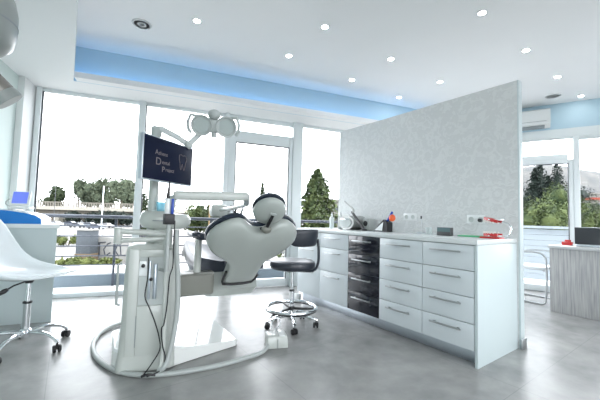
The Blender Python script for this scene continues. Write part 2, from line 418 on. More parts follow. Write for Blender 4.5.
# helper: point at depth D along horizontal bearing given by tangent u (right of the view axis)
vf = Vector((math.sin(yw), math.cos(yw), 0)); vr = Vector((math.cos(yw), -math.sin(yw), 0))
def E(u, D, z=GZ): return vf*D + vr*(u*D) + Vector((0, 0, z))
va = math.atan2(vr.y, vr.x)
def boxE(mb, u0, u1, D0, D1, z0, z1):
    Dm = (D0+D1)/2; c = E((u0+u1)/2, Dm, (z0+z1)/2); return mb.box(c, ((u1-u0)*Dm, D1-D0, z1-z0), 0, RZ(va))
# overpass with its fence and piers
ov = thing('overpass', 'long pale concrete road bridge with a picket fence behind the left window', 'bridge', E(-.6, 125))
iv = Matrix.Translation(-E(-.6, 125))
conc = flat('pale_concrete', (.26, .245, .21), scale=.2); fence_m = mat('fence_beige', (.13, .12, .10), .8)
def lb(mb): bmesh.ops.transform(mb.b, matrix=iv, verts=mb.b.verts[:]); return mb
mb = MB(); boxE(mb, -1.5, -.30, 121, 132, 1.6, 2.9); lb(mb).build('deck', conc, ov, smooth=False)
mb = MB(); boxE(mb, -1.5, -.30, 124, 130, -.2, 1.6); lb(mb).build('girder', fence_m, ov, smooth=False)  # darker beige carries the shadow below the deck in its colour
for k in range(9): u = -1.42+k*.135; mb = MB(); boxE(mb, u, u+.012, 124, 130, GZ-.1, -.2); lb(mb).build('pier', conc, ov, smooth=False)
mb = MB(); boxE(mb, -1.5, -.30, 122, 122.3, 4.3, 4.7)
for k in range(150): u = -1.5+k*.008; boxE(mb, u, u+.0035, 122, 122.3, 2.9, 4.3)
lb(mb).build('fence', fence_m, ov, smooth=False)

def leafmat(name, c1, c2):
    m = mat(name, c1, .8, spec=.2); n, l, b = nodes(m)
    o = n.new('ShaderNodeObjectInfo'); t = n.new('ShaderNodeTexNoise'); t.inputs['Scale'].default_value = 1.3; t.inputs['Detail'].default_value = 3
    tc = n.new('ShaderNodeTexCoord'); l.new(tc.outputs['Object'], t.inputs[0])
    r = n.new('ShaderNodeValToRGB'); r.color_ramp.elements[0].color = (*c1, 1); r.color_ramp.elements[1].color = (*c2, 1)
    r.color_ramp.elements[0].position = .38; r.color_ramp.elements[1].position = .62
    l.new(t.outputs[0], r.inputs[0]); l.new(r.outputs[0], b.inputs['Base Color']); return m
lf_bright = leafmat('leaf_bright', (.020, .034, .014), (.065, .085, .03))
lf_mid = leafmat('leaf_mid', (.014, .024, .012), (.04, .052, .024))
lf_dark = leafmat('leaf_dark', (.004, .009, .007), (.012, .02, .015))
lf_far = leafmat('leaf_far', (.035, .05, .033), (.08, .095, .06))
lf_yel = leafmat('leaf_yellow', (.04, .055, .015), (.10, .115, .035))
bark = mat('bark', (.10, .08, .06), .9)
def foliage(blobs, n, leaf, rnd):
    mb = MB(); vol = [b[3]*b[4]*b[5] for b in blobs]; tot = sum(vol)
    for bl_, vv in zip(blobs, vol):
        x0, y0, z0, rx, ry, rz = bl_
        t = bmesh.new(); bmesh.ops.create_icosphere(t, subdivisions=2, radius=1)
        for v in t.verts:
            k = .66*(1+rnd.uniform(-.25, .25)); v.co = Vector((v.co.x*rx*k, v.co.y*ry*k, v.co.z*rz*k))
        mb.add(t, Matrix.Translation((x0, y0, z0)))
        for i in range(max(12, int(n*vv/tot))):
            d = Vector((rnd.gauss(0, 1), rnd.gauss(0, 1), rnd.gauss(0, 1))).normalized()*rnd.uniform(.55, 1.15)
            c = Vector((x0+d.x*rx, y0+d.y*ry, z0+d.z*rz))
            a = Vector((rnd.uniform(-1, 1), rnd.uniform(-1, 1), rnd.uniform(-1, 1))).normalized()
            b = a.cross(Vector((rnd.uniform(-1, 1), rnd.uniform(-1, 1), rnd.uniform(-1, 1)))).normalized()
            L = leaf*rnd.uniform(.6, 1.3)
            vs = [mb.b.verts.new(c+p) for p in (a*L, b*L*.5, -a*L, -b*L*.5)]
            mb.b.faces.new(vs)
    return mb
def tree(label, u, D, base, h, w, shape, lm, n=1400, leaf=.2, seed=1, cat='tree', group=None, name='tree'):
    rnd = random.Random(seed); t = thing(name, label, cat, E(u, D, base), 0, group)
    bl_ = []
    if shape in ('cone', 'spike'):
        mb = MB(); ph = rnd.uniform(0, 6)
        def prf(f): return w*.5*(min(1, (f+.05)/.16)**.7)*(1-f)**(.8 if shape == 'cone' else .6)+.02*w
        rs = []
        for i in range(12):
            f = i/11; r_ = prf(f)*.55; rs.append([(r_*math.cos(2*PI*q/10)*rnd.uniform(.7, 1.2), r_*math.sin(2*PI*q/10)*rnd.uniform(.7, 1.2), h*(.10+.82*f)) for q in range(10)])
        mb.rings(rs)
        for i in range(n):
            f = rnd.random()**1.5; a = rnd.uniform(0, 2*PI); q = prf(f)*(1+.20*math.sin(5*a+f*17+ph)+.16*math.sin(31*f+2*a))*rnd.uniform(.45, 1.06)
            c = Vector((q*math.cos(a), q*math.sin(a), h*(.06+.93*f)+rnd.uniform(-.02, .02)*h-q*.12))
            u1 = Vector((rnd.gauss(0, 1), rnd.gauss(0, 1), rnd.gauss(0, .7))).normalized(); u2 = u1.cross(Vector((rnd.gauss(0, 1), rnd.gauss(0, 1), rnd.gauss(0, 1)))).normalized(); L = leaf*rnd.uniform(.5, 1.4)
            vs = [mb.b.verts.new(c+p) for p in (u1*L, u2*L*.6, -u1*L, -u2*L*.6)]; mb.b.faces.new(vs)
        mb.build('foliage', lm, t, smooth=False)
    elif shape == 'round':
        for i in range(9):
            a = rnd.uniform(0, 2*PI); q = rnd.uniform(.0, .30)*w
            bl_.append((math.cos(a)*q, math.sin(a)*q, h*rnd.uniform(.42, .80), w*rnd.uniform(.18, .30), w*rnd.uniform(.18, .3), h*rnd.uniform(.14, .2)))
    elif shape == 'bush':
        for i in range(8):
            bl_.append((rnd.uniform(-.36, .36)*w, rnd.uniform(-.2, .2)*w, h*rnd.uniform(.35, .6), w*rnd.uniform(.14, .22), w*rnd.uniform(.14, .22), h*rnd.uniform(.3, .42)))
    if bl_: foliage(bl_, n, leaf, rnd).build('foliage', lm, t, smooth=False)
    if shape != 'bush':
        mb = MB(); mb.tube([(0, 0, -.05), (.02*w, 0, h*.3), (0, .02*w, h*.62)], [w*.045+.03, w*.035+.02, w*.015+.01], 8); mb.build('trunk', bark, t)
    else:
        mb = MB()
        for k in range(4): mb.tube([(0, 0, -.05), (rnd.uniform(-.25, .25)*w, rnd.uniform(-.1, .1)*w, h*.5)], .02+.01*w, 6)
        mb.build('stem', bark, t)
    return t
def ux(px): return (px-300)/320
# (camera-plane abscissa is close enough to the ground bearing for the far scenery)
tree('tall bright green conical tree outside the window beside the partition', ux(317), 24, GZ, 8.2, 5.4, 'cone', lf_bright, 9000, .17, 3)
for i, (px, D, w, h, sh, lb_) in enumerate((
    (53, 150, 12, 14.5, 'round', 'small far tree left of the others above the bridge'),
    (78, 150, 11, 17, 'round', 'leftmost tree of the dense clump above the bridge'),
    (87, 168, 14.3684, 17.31, 'round', 'second tree from the left in the clump above the bridge'),
    (97, 140, 10.4054, 17.22, 'round', 'tree in the middle of the clump above the bridge'),
    (106, 160, 10.6667, 16.83, 'round', 'right-hand tree of the clump above the bridge'),
    (121, 136, 14.069, 17.10, 'round', 'wide tree beside the window post above the bridge'),
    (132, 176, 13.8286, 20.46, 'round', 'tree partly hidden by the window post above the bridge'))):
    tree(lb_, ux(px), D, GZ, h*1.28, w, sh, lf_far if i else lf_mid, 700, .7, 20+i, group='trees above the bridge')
tree('dark green tree seen through the gap left of the monitor stand', ux(144), 60, GZ, 8.5, 3.4, 'spike', lf_mid, 700, .3, 41)
tree('broad green tree under the white beam left of the door post', ux(213), 45, GZ, 6.9, 5.6, 'round', lf_mid, 1600, .28, 42)
tree('green bush-like tree at the left end under the white beam', ux(198), 47, GZ, 6.7, 4.2, 'round', lf_bright, 1200, .28, 43)
tree('slim young green tree beside the street lamp', ux(262), 40, GZ, 8.7, 2.0, 'cone', lf_mid, 900, .2, 44)
# right-hand side
for i, (px, D, w, h, sh, lm, lb_) in enumerate((
    (536, 33, 4.7, 10.28, 'cone', lf_dark, 'tall dark conifer nearest the partition edge'),
    (541, 45, 6.3, 13.14, 'cone', lf_dark, 'tallest dark conifer in the glass door on the right'),
    (549, 38, 4.9, 10.35, 'cone', lf_dark, 'middle dark conifer in the glass door on the right'),
    (558, 53, 7.1, 14.81, 'cone', lf_dark, 'dark conifer nearest the door frame on the right'))):
    tree(lb_, ux(px), D, GZ, h, w, sh, lm, 3500, .14, 60+i, group='conifers beyond the balcony')
for i, (px, D, w, h, lm, lb_) in enumerate((
    (532, 26, 3.4, 7.0, lf_mid, 'dark shrub low against the partition edge'),
    (540, 22, 3.6, 6.79, lf_bright, 'bright green shrub left below the conifers'),
    (552, 18.5, 3.8, 6.44, lf_bright, 'yellow green shrub in the middle of the glass door'),
    (563, 28, 4.4, 8.81, lf_bright, 'tall bright green shrub at the door frame'),
    (548, 14.5, 4.8, 4.67, lf_mid, 'low dark hedge shrub just above the balustrade'),
    (586, 22, 3.4, 6.4, lf_bright, 'bright green shrub right of the white post'),
    (598, 29, 4.0, 7.21, lf_mid, 'yellow green shrub at the right picture edge'),
    (616, 36, 5.0, 7.45, lf_bright, 'green shrub past the right picture edge'),
    (600, 11.5, 5.4, 4.60, lf_mid, 'low green shrub behind the laptop'))):
    tree(lb_, ux(px), D, GZ, h, w, 'round' if i != 4 else 'bush', lm, 5000, .10, 80+i, name='shrub', cat='shrub', group='shrubs beyond the balcony')
tree('broad dark tree filling the gap between the conifers', ux(547), 64, GZ, 14.5, 14, 'round', lf_dark, 5000, .2, 77)
# bushes on the bright ground, left window
for i, (px, D, w, h, lb_) in enumerate((
    (62, 44, 2.2, 1.3, 'small yellow green bush at the left of the bright yard'),
    (71, 42, 2.4, 1.6, 'small yellow green bush second from the left in the yard'),
    (80, 25.6, 3.0, 1.1, 'yellow green bush below the grey block'),
    (95, 22.4, 3.2, 1.0, 'low yellow green bush nearest the graffiti wall'),
    (107, 27, 2.6, .8, 'low yellow green bush right below the graffiti'))):
    tree(lb_, ux(px), D, GZ, h, w, 'bush', lf_yel, 500, .14, 120+i, name='bush', cat='bush', group='bushes in the yard')
# yard walls
yard = flat('yard_white', (.2, .2, .19), scale=.8); block_m = flat('grey_block', (.05, .06, .07), scale=.8); brownm = flat('brown_base', (.10, .07, .04), scale=1)
gw = thing('graffiti_wall', 'low white yard wall with dark graffiti strokes', 'wall', E(ux(113), 29.5))
mb = MB(); mb.box((0, 0, 1.15), (3.4, .25, 2.3), .02, RZ(va)); mb.build('masonry', yard, gw, ang=30)
mb = MB()
strokes = [[(-1.45, .55), (-1.0, 1.75)], [(-1.45, 1.75), (-1.2, 1.2)], [(-.9, .55), (-.9, 1.8)], [(-1.1, 1.75), (-.35, 1.85)], [(-.35, .6), (-.5, 1.2), (-.15, 1.7), (.1, 1.8)], [(-.3, .6), (.1, .9)],
           [(.35, .5), (.75, 1.7)], [(.55, 1.1), (.9, .6)], [(.95, 1.7), (1.1, .7), (1.45, .65)]]
for st in strokes:
    P = [(Matrix.Rotation(va, 3, 'Z') @ Vector((x, -.135, z))) for x, z in st]; mb.tube(P, .05, 6)
mb.build('graffiti', mat('graffiti_ink', (.015, .02, .03), .8), gw)
gb = thing('grey_hut', 'grey block hut with a brown base next to the graffiti wall', 'hut', E(ux(90), 28.5))
mb = MB(); mb.box((0, 0, 1.9), (1.25, 1.1, 2.0), .02, RZ(va)); mb.build('walls', block_m, gb, ang=30)
mb = MB(); mb.box((0, 0, .45), (1.35, 1.2, .9), .02, RZ(va)); mb.build('plinth', brownm, gb, ang=30)
mb = MB(); mb.box((0, 0, 2.95), (1.4, 1.25, .1), .02, RZ(va)); mb.build('roof', yard, gb, ang=30)
# road and parked cars far off
mb = MB(); boxE(mb, -1.6, -.42, 135, 175, GZ-.09, GZ-.07); struct(mb.build('road', road_m, smooth=False))
def car(label, px, D, c, i):
    t = thing('car', label, 'car', E(ux(px), D), va, 'cars parked under the bridge')
    prof = [(-2.1, .35), (-2.1, .8), (-1.5, .95), (-1.0, 1.4), (.6, 1.42), (1.2, .98), (2.0, .85), (2.15, .35)]
    mb = MB(); mb.rings([[(x, y, z) for x, z in prof] for y in (-.85, .85)]); mb.build('body', mat('car_paint', c, .3, coat=.5), t, ang=25)
    mb = MB(); mb.rings([[(x, y, z) for x, z in ((-1.35, .97), (-.95, 1.34), (.55, 1.36), (1.05, .99))] for y in (-.87, .87)]); mb.build('window', black_gloss, t, ang=25)
    for x in (-1.35, 1.35):
        for y in (-.8, .8):
            mb = MB(); mb.cyl((x, y-.1, .33), (x, y+.1, .33), .33, n=12); mb.build('wheel', black, t)
for i, (px, D, c, l_) in enumerate(((57, 100, (.35, .36, .38), 'grey car farthest left under the bridge'), (72, 104, (.08, .09, .11), 'dark car second from the left under the bridge'),
    (79, 92, (.04, .05, .07), 'black car in the middle of the parking under the bridge'), (91, 98, (.10, .12, .15), 'dark blue car right of the black one under the bridge'),
    (98, 86, (.05, .06, .09), 'nearest dark car under the bridge'), (108, 95, (.5, .5, .52), 'silver car at the right under the bridge'))): car(l_, px, D, c, i)
tree('dark hedge row under the bridge left part', ux(90), 114, GZ, 5.2, 14, 'bush', lf_dark, 700, .6, 140, name='hedge', cat='hedge')
tree('dark hedge row under the bridge beside the window post', ux(122), 100, GZ, 5.6, 13, 'bush', lf_dark, 700, .6, 141, name='hedge', cat='hedge')
# street lamps and poles
post_m = mat('post_grey', (.05, .055, .06), .5)
def slamp(label, px, D, h, arm):
    t = thing('street_lamp', label, 'street lamp', E(ux(px), D))
    mb = MB(); mb.cyl((0, 0, 0), (0, 0, h), .10, .06, 8); mb.tube([(0, 0, h-.3), vr*arm*.5+Vector((0, 0, h+.25)), vr*arm+Vector((0, 0, h+.3))], .05, 8); mb.build('pole', post_m, t)
    mb = MB(); mb.box(vr*(arm+.3)+Vector((0, 0, h+.28)), (.9, .3, .14), .04, RZ(va)); mb.build('lamp_head', post_m, t, ang=40)
slamp('grey street lamp seen through the glass door', 268, 42, 9.9, .9)
slamp('pale street lamp above the bridge at the left', 55, 110, 17, 1.8)
pm = mat('yellow_pole', (.18, .12, .05), .6)
for nm, lb_, px, D, h, mm, r in (('pole', 'thin ochre pole under the white beam', 210, 40, 5.8, pm, .09), ('pole', 'pale lamp pole in front of the bridge', 103, 60, 9.5, alu, .10), ('utility_pole', 'dark utility pole with crossbar right in the glass door', 283, 50, 7.6, bark, .12)):
    t = thing(nm, lb_, 'pole', E(ux(px), D)); mb = MB(); mb.cyl((0, 0, 0), (0, 0, h), r, n=8); mb.build('shaft', mm, t)
    if nm == 'utility_pole': mb = MB(); mb.tube([vr*-.9+Vector((0, 0, h-.6)), vr*.9+Vector((0, 0, h-.6))], .07, 6); mb.build('crossbar', mm, t)
# distant hill with houses
hill_m = noisy(mat('hill_haze', (.4, .4, .39), .9), (.045, .05, .052), (.085, .083, .078), .05, 8)
rnd = random.Random(5); mb = MB()
prof = [(-.2, 0), (.1, 8), (.4, 30), (.62, 74), (.78, 84), (.95, 76), (1.1, 66), (1.3, 58), (1.6, 50), (2.2, 10)]
rs = []
for j in range(6):
    f = j/5; row = []
    for i in range(45):
        u = -.2+2.4*i/44
        for (a, h1), (b, h2) in zip(prof, prof[1:]):
            if a <= u <= b+1e-6: h = h1+(h2-h1)*(u-a)/(b-a)
        D = 420+f*130; row.append(E(u, D, GZ-1+h*math.sin(f*PI*.5)*(D/420)+rnd.uniform(-1.5, 1.5)*f))
    rs.append(row)
vs = [[mb.b.verts.new(p) for p in r] for r in rs]
for a, b in zip(vs, vs[1:]):
    for i in range(44): mb.b.faces.new((a[i], a[i+1], b[i+1], b[i]))
struct(mb.build('hills', hill_m))
hs_m = flat('house_white', (.17, .165, .15), scale=.1); rf_m = mat('roof_red', (.20, .03, .015), .8)
def house(label, px, D, z, w, h, roof=True):
    t = thing('house', label, 'house', E(ux(px), D, GZ), va)
    b_ = z-GZ
    mb = MB(); mb.box((0, 0, (b_+h)/2), (w, w*.8, b_+h)); mb.build('walls', hs_m, t, smooth=False)
    mb = MB(); mb.prism([(-w*.55, -w*.45), (w*.55, -w*.45), (w*.55, w*.45), (-w*.55, w*.45)], b_+h, b_+h*1.12+.2); mb.build('roof', rf_m if roof else hs_m, t, smooth=False)
    mb = MB()
    for k in range(3): mb.box((-w*.3+k*w*.3, -w*.4-.02, b_+h*.55), (w*.13, .1, h*.3))
    mb.build('window', block_m, t, smooth=False)
house('white house on the hillside right of the post', 587, 110, 9, 7, 2.6, False)
house('house with a red roof at the right picture edge', 596, 70, 4.2, 7, 2.3)
house('white low house outside the glass door', 276, 80, .8, 9, 1.7, False)
house('pale house behind the bright conical tree', 334, 90, 1.6, 11, 4.0, False)

#PART2
# ------------------------------------------------------------------ ceiling fittings
def downlight(x, y, label, z=2.9, group='recessed downlights'):
    t = thing('downlight', label, 'ceiling light', (x, y, z), 0, group)
    MB().lathe([(.031, -.002), (.043, -.003), (.046, -.0005), (.046, 0.01), (.031, .01), (.031, -.002)], n=24, cap=False).build('trim_ring', gloss_white, t)
    MB().cyl((0, 0, -.0015), (0, 0, .008), .031, n=24).build('lamp_disc', led_m, t)
    return t
for x, y, l_ in ((.906, 3.034, 'recessed downlight left of the others, nearest the round grille'), (1.97, 3.025, 'recessed downlight above the door beside the blue ceiling edge'),
    (1.935, 2.341, 'recessed downlight in the ceiling middle left of the partition'), (2.938, 2.341, 'recessed downlight right of centre above the partition end'),
    (2.994, 3.028, 'recessed downlight in the blue glow above the partition'), (3.983, 3.015, 'smallest recessed downlight just above the partition top edge'),
    (3.943, 2.328, 'recessed downlight low above the middle of the partition top'), (2.895, 1.312, 'recessed downlight nearest the top of the picture on the right'),
    (3.907, 1.319, 'recessed downlight above the partition right corner'), (4.926, 1.324, 'recessed downlight right of the partition corner'),
    (5.915, 1.32, 'recessed downlight farthest right near the blue wall')): downlight(x, y, l_)
spk_m = mat('speaker_grey', (.58, .60, .60), .6)
def grille(x, y, label):
    t = thing('ceiling_speaker', label, 'ceiling speaker', (x, y, 2.9), 0)
    MB().lathe([(.070, -.008), (.088, -.006), (.092, 0), (.092, .006), (.070, .006), (.070, -.008)], n=30).build('rim', spk_m, t)
    MB().lathe([(0, -.006), (.030, -.009), (.069, -.006), (.069, .004), (0, .004)], n=30).build('grille', spk_m, t)
grille(.489, 3.426, 'round grey ceiling speaker at the left near the blue step')
grille(5.62, 1.567, 'round grey ceiling speaker above the air conditioner')

# air conditioner on the right-hand blue wall
ac = thing('air_conditioner', 'white wall air conditioner on the blue wall right of the partition', 'air conditioner', FB(-.09, 0, 2.50), angB)
mb = MB(); sec = [(-.005, .03), (-.13, .005), (-.20, .06), (-.215, .13), (-.21, .27), (-.18, .295), (-.005, .295)]
mb.rings([[(x, y, z) for y, z in sec] for x in (-.40, -.395, .395, .40)]); mb.build('housing', gloss_white, ac, ang=30)
MB().box((0, -.165, .022), (.66, .06, .012), .003, Matrix.Rotation(R(-38), 4, 'X')).build('louver', seam_m, ac)
MB().box((0, -.216, .10), (.70, .004, .004)).build('seam', seam_m, ac)

# ------------------------------------------------------------------ drawer run along the partition
XF, XB = 2.395, 3.075
def handle(mb_parent, y, z, L):
    mb = MB(); mb.box((XF-.034, y, z), (.010, L, .012), .002)
    for s in (-1, 1): mb.box((XF-.016, y+s*(L/2-.03), z), (.034, .010, .010))
    return mb.build('handle', steel, mb_parent, ang=30)
def cabinet(name, y0, y1, zs, label, fm):
    t = thing(name, label, 'drawer cabinet', (0, 0, 0), 0, 'drawer cabinets under the white worktop')
    mb = MB(); mb.box(((XF+.02+XB)/2, (y0+y1)/2, .487), (XB-XF-.02, y1-y0-.002, .754)); mb.build('body', seam_m, t, smooth=False)
    for a, b in zip(zs, zs[1:]):
        mb = MB(); mb.box((XF+.009, (y0+y1)/2, (a+b)/2), (.018, y1-y0-.005, abs(b-a)-.005), .0015); d = mb.build('drawer', fm, t, ang=30)
        handle(d, (y0+y1)/2, a-.052, .25)
    return t
eq = [.864, .676, .487, .299, .110]; un = [.864, .70, .44, .11]
cabinet('drawer_cabinet', 1.146, 1.565, eq, 'white four-drawer cabinet at the near right end of the worktop', cab_white)
cabinet('drawer_cabinet', 1.565, 2.015, eq, 'white four-drawer cabinet right beside the black one', cab_white)
cabinet('drawer_cabinet', 2.015, 2.43, eq, 'black gloss four-drawer cabinet among the white ones', black_gloss)
cabinet('drawer_cabinet', 2.43, 2.89, un, 'white three-drawer cabinet left of the black one', cab_white)
cabinet('drawer_cabinet', 2.89, 3.33, un, 'white drawer cabinet at the far end behind the black stool', cab_white)
o = MB().box(((XF-.002+XB)/2, 1.133, .433), (XB-XF+.002, .022, .866), .002).build('end_panel', end_white, ang=30); tag(o, 'pale full-height end panel closing the drawer run at the right', 'panel')
o = MB().box((2.49, 2.235, .054), (.016, 2.17, .108), .001).build('plinth', alu, ang=30); tag(o, 'brushed aluminium plinth along the floor under the drawers', 'plinth')
o = MB().box(((XF-.012+XB)/2, 2.232, .886), (XB-XF+.012, 2.225, .038), .003).build('worktop', counter_m, ang=30); tag(o, 'long white worktop over the drawer cabinets against the partition', 'worktop')
ZW = .905
# power sockets on the partition
def socket(y, z, n, label, plug=None):
    t = thing('wall_socket', label, 'socket', (3.0795, y, z), 0)
    w = .082*n
    MB().box((-.005, 0, 0), (.010, w, .082), .003).build('plate', gloss_white, t)
    for k in range(n):
        yy = -w/2+.041+k*.082
        MB().lathe([(.021, 0), (.024, .003), (.021, .004), (.019, .001), (0, .001)], c=(-.0095, yy, 0), n=18, M=Matrix.Rotation(R(-90), 4, 'Y')).build('socket_ring', lamp_m, t)
    if plug is not None: MB().cyl((-.012, plug, -.008), (-.05, plug, -.008), .017, n=14, bev=.004).build('plug', black, t)
socket(2.165, 1.072, 2, 'double white wall socket behind the orange-capped stand')
socket(1.455, 1.060, 2, 'double white wall socket with a black plug beside the jaw model', -.05)

# ------------------------------------------------------------------ things on the worktop
def bottle(x, y, h, r, label, m=brass, cap=gloss_white):
    t = thing('bottle', label, 'bottle', (x, y, ZW), 0, 'white bottles at the far worktop end')
    MB().lathe([(0, 0), (r*.94, 0), (r, .006), (r, h*.62), (r*.8, h*.72), (r*.35, h*.78), (r*.35, h*.82), (0, h*.82)], n=18).build('body', m, t)
    MB().lathe([(0, h*.81), (r*.42, h*.81), (r*.42, h*.93), (r*.15, h), (0, h)], n=14).build('cap', cap, t)
bottle(2.84, 3.20, .20, .030, 'white bottle at the far left end of the worktop')
bottle(2.93, 3.13, .235, .030, 'tallest white bottle at the far worktop end')
bottle(2.76, 3.11, .19, .028, 'pale bottle just left of the steel steriliser', clear_white)
bottle(2.83, 3.03, .215, .027, 'slim white bottle touching the steel steriliser', brass, steel)
st = thing('steriliser', 'rounded brushed metal steriliser drum behind the tap', 'steriliser', (2.86, 2.83, ZW))
MB().rings([[(x*1.0+0, y, z) for y, z in [(-.13*c, .085+.085*s) if True else None for c, s in [(math.cos(a), max(-1, min(1, math.sin(a)))) for a in [2*PI*k/28 for k in range(28)]]]] for x in (-.12, -.115, .115, .12)]).build('drum', silver_m, st, ang=40)
MB().rings([[(x, y*s, .085+(z-.085)*s) for y, z in [(-.10*math.cos(2*PI*k/24), .085+.062*math.sin(2*PI*k/24)) for k in range(24)]] for x, s in ((-.135, .96), (-.121, 1.0))]).build('door', lamp_m, st, ang=40)
MB().tube([(-.135, .05, .12), (-.16, .05, .12), (-.16, -.03, .12), (-.135, -.03, .12)], .005).build('handle', chrome, st)
dk_metal = mat('dark_metal', (.12, .12, .125), .35, .6)
mc = thing('tap', 'dark grey swan-neck tap leaning left in front of the steriliser', 'tap', (2.74, 2.53, ZW))
MB().lathe([(0, 0), (.035, 0), (.035, .012), (.018, .02), (0, .02)], n=18).build('base', black, mc)
MB().tube(smoothpath([(0, 0, .015), (0, .08, .09), (0, .16, .17), (0, .20, .215)], 5), .016, 12).build('neck', dk_metal, mc)
MB().tube(smoothpath([(0, .18, .20), (0, .185, .245), (0, .25, .29), (0, .33, .345)], 5), [.013]*8+[.009]*8, 10).build('spout', silver_m, mc)
MB().tube([(0, .19, .20), (0, .25, .185), (0, .30, .215)], .010, 8).build('lever', steel, mc)
bx_ = thing('pump_unit', 'small dark grey box under the tap neck', 'box', (2.92, 2.62, ZW))
MB().box((0, 0, .07), (.12, .11, .14), .015).build('housing', grey_pl, bx_); MB().cyl((-.061, 0, .08), (-.070, 0, .08), .032, bev=.003).build('dial', black, bx_)
# wedge-shaped stand with an orange cap
wd = thing('instrument_stand', 'black wedge stand with white side and an orange-red ball tip', 'stand', (2.78, 2.29, ZW))
mb = MB(); mb.rings([[(x, .10, 0), (x, -.085, 0), (x, -.085, .10), (x, -.03, .13)] for x in (-.045, .045)]); mb.build('wedge', black, wd, ang=30)
mb = MB(); mb.rings([[(x, .085, .012), (x, -.02, .012), (x, -.035, .105)] for x in (-.050, -.046)]); mb.build('side_cover', gloss_white, wd, ang=30)
MB().cyl((0, -.05, .11), (0, -.115, .215), .012, n=12, bev=.003).build('rod', deep_blue, wd)
MB().ball((0, -.115, .150), (.036, .034, .038)).build('ball_tip', orange_pl, wd)
sc_ = thing('scaler', 'slim silver scaler standing between the tap and the wedge stand', 'dental tool', (2.92, 2.42, ZW))
MB().lathe([(0, 0), (.03, 0), (.03, .008), (.01, .012), (.008, .1), (.004, .19), (0, .2)], n=14).build('body', steel, sc_)
nd = thing('needle_holder', 'thin upright needle holder with a black tip on a clear base', 'dental tool', (2.90, 1.91, ZW))
MB().lathe([(0, 0), (.045, 0), (.045, .008), (.012, .018), (0, .018)], n=18).build('base', clear_white, nd)
MB().cyl((0, 0, .012), (0, 0, .15), .0035, n=8).build('rod', steel, nd); MB().cyl((0, 0, .148), (0, 0, .178), .008, n=10, bev=.002).build('tip', black, nd)
gl = thing('drinking_glass', 'small clear glass left of the photo card box', 'glass', (2.86, 1.80, ZW))
MB().lathe([(0, 0), (.022, 0), (.028, .065), (.025, .065), (.020, .006), (0, .006)], n=20).build('body', clear_white, gl)
cb = thing('card_box', 'small box with a grey photo card on its front, on the worktop', 'box', (2.80, 1.60, ZW))
MB().box((0, 0, .037), (.05, .13, .074), .003).build('box', dk_metal, cb); 
MB().box((-.0265, 0, .052), (.002, .122, .036)).build('card', mat('card_photo', (.10, .17, .18), .4), cb, smooth=False)
o = MB().box((2.88, 1.395, ZW+.006), (.12, .20, .011), .004).build('tray', green_pl); tag(o, 'flat green tray on the worktop left of the jaw model', 'tray')
# open jaw model
jm = thing('jaw_model', 'open red and white dental jaw model at the right worktop end', 'dental model', (2.80, 1.20, ZW+.0), R(0))
def arch(z, up, tilt):
    M = Matrix.Translation((0, -.075, z)) @ Matrix.Rotation(tilt, 4, 'X') @ Matrix.Translation((0, .075, 0)); mb = MB(); N = 14
    base = []
    for k in range(N+1):
        a = PI*k/N; base.append(Vector((-.048*math.cos(a), -.06+.125*math.sin(a), 0)))
    mb.rings([[M @ (p+Vector((0, 0, dz))) + Vector(((q*-p.x*.25), 0, 0)) for dz, q in ((-.012, 0), (.012, 0), (.012, 1), (-.012, 1))] for p in base])
    g = mb.build('gum', red_pl, jm, ang=50)
    for k in range(1, N):
        p = base[k]; t = MB(); t.box(M @ (p*.94+Vector((0, 0, .017*up))), (.013, .013, .016), .004); t.build('tooth', pinkw, jm)
    t = MB(); t.box(M @ Vector((0, -.03, -.008*up)), (.085, .09, .012), .004); t.build('plate', gloss_white, jm)
arch(.030, 1, R(0)); arch(.135, -1, R(12))
MB().tube(smoothpath([(0, -.075, .022), (0, -.125, .035), (0, -.14, .075), (0, -.125, .12), (0, -.075, .135)], 5), .006, 8).build('hinge', chrome, jm)
MB().box((0, .0, .007), (.10, .15, .013), .004).build('base', red_pl, jm)
# small silver bin in the gap by the window
bn_ = thing('floor_box', 'small white and grey box on the floor between stool and drawers', 'box', (2.335, 3.235, 0), R(0))
MB().box((-.012, 0, .052), (.03, .07, .10), .006).build('housing', gloss_white, bn_, ang=30)
MB().box((.018, 0, .048), (.03, .066, .095), .005).build('cover', lamp_m, bn_, ang=30)

# ------------------------------------------------------------------ casters
def caster(mbw, mbf, x, y, a, r=.026, top=.075):
    d = Vector((math.cos(a), math.sin(a), 0)); n = Vector((-d.y, d.x, 0))
    for s in (-1, 1): mbw.cyl(Vector((x, y, r))+n*s*.007, Vector((x, y, r))+n*s*.024, r, n=16, bev=.003)
    mbf.box((x, y, r+.014), (.036, .012, .034), .004, RZ(a)); mbf.cyl((x, y, r+.01), (x, y, top), .006, n=8)

# ------------------------------------------------------------------ black doctor's stool
ds = thing('doctor_stool', 'black leather stool with a curved backrest and chrome foot ring', 'stool', (1.78, 2.56, 0))
leg_a = [R(27+72*k) for k in range(5)]
MB().lathe([(0, .06), (.028, .06), (.034, .08), (.034, .11), (.026, .12), (0, .12)], n=20).build('hub', chrome, ds)
for k, a in enumerate(leg_a):
    d = Vector((math.cos(a), math.sin(a), 0)); mb = MB()
    mb.tube([d*.02+Vector((0, 0, .098)), d*.12+Vector((0, 0, .100)), d*.20+Vector((0, 0, .088)), d*.255+Vector((0, 0, .070))], [.018, .016, .014, .012], 10); lg = mb.build('leg', chrome, ds)
    w = MB(); f = MB(); caster(w, f, d.x*.24, d.y*.24, a+.7+k, .026, .078); c = w.build('caster', black, lg); f.build('caster_fork', black, c)
MB().cyl((0, 0, .11), (0, 0, .34), .022, n=20).build('column', chrome, ds)
MB().cyl((0, 0, .33), (0, 0, .53), .013, n=16).build('gas_rod', chrome, ds)
MB().cyl((0, 0, .325), (0, 0, .345), .025, n=16, bev=.003).build('collar', black, ds)
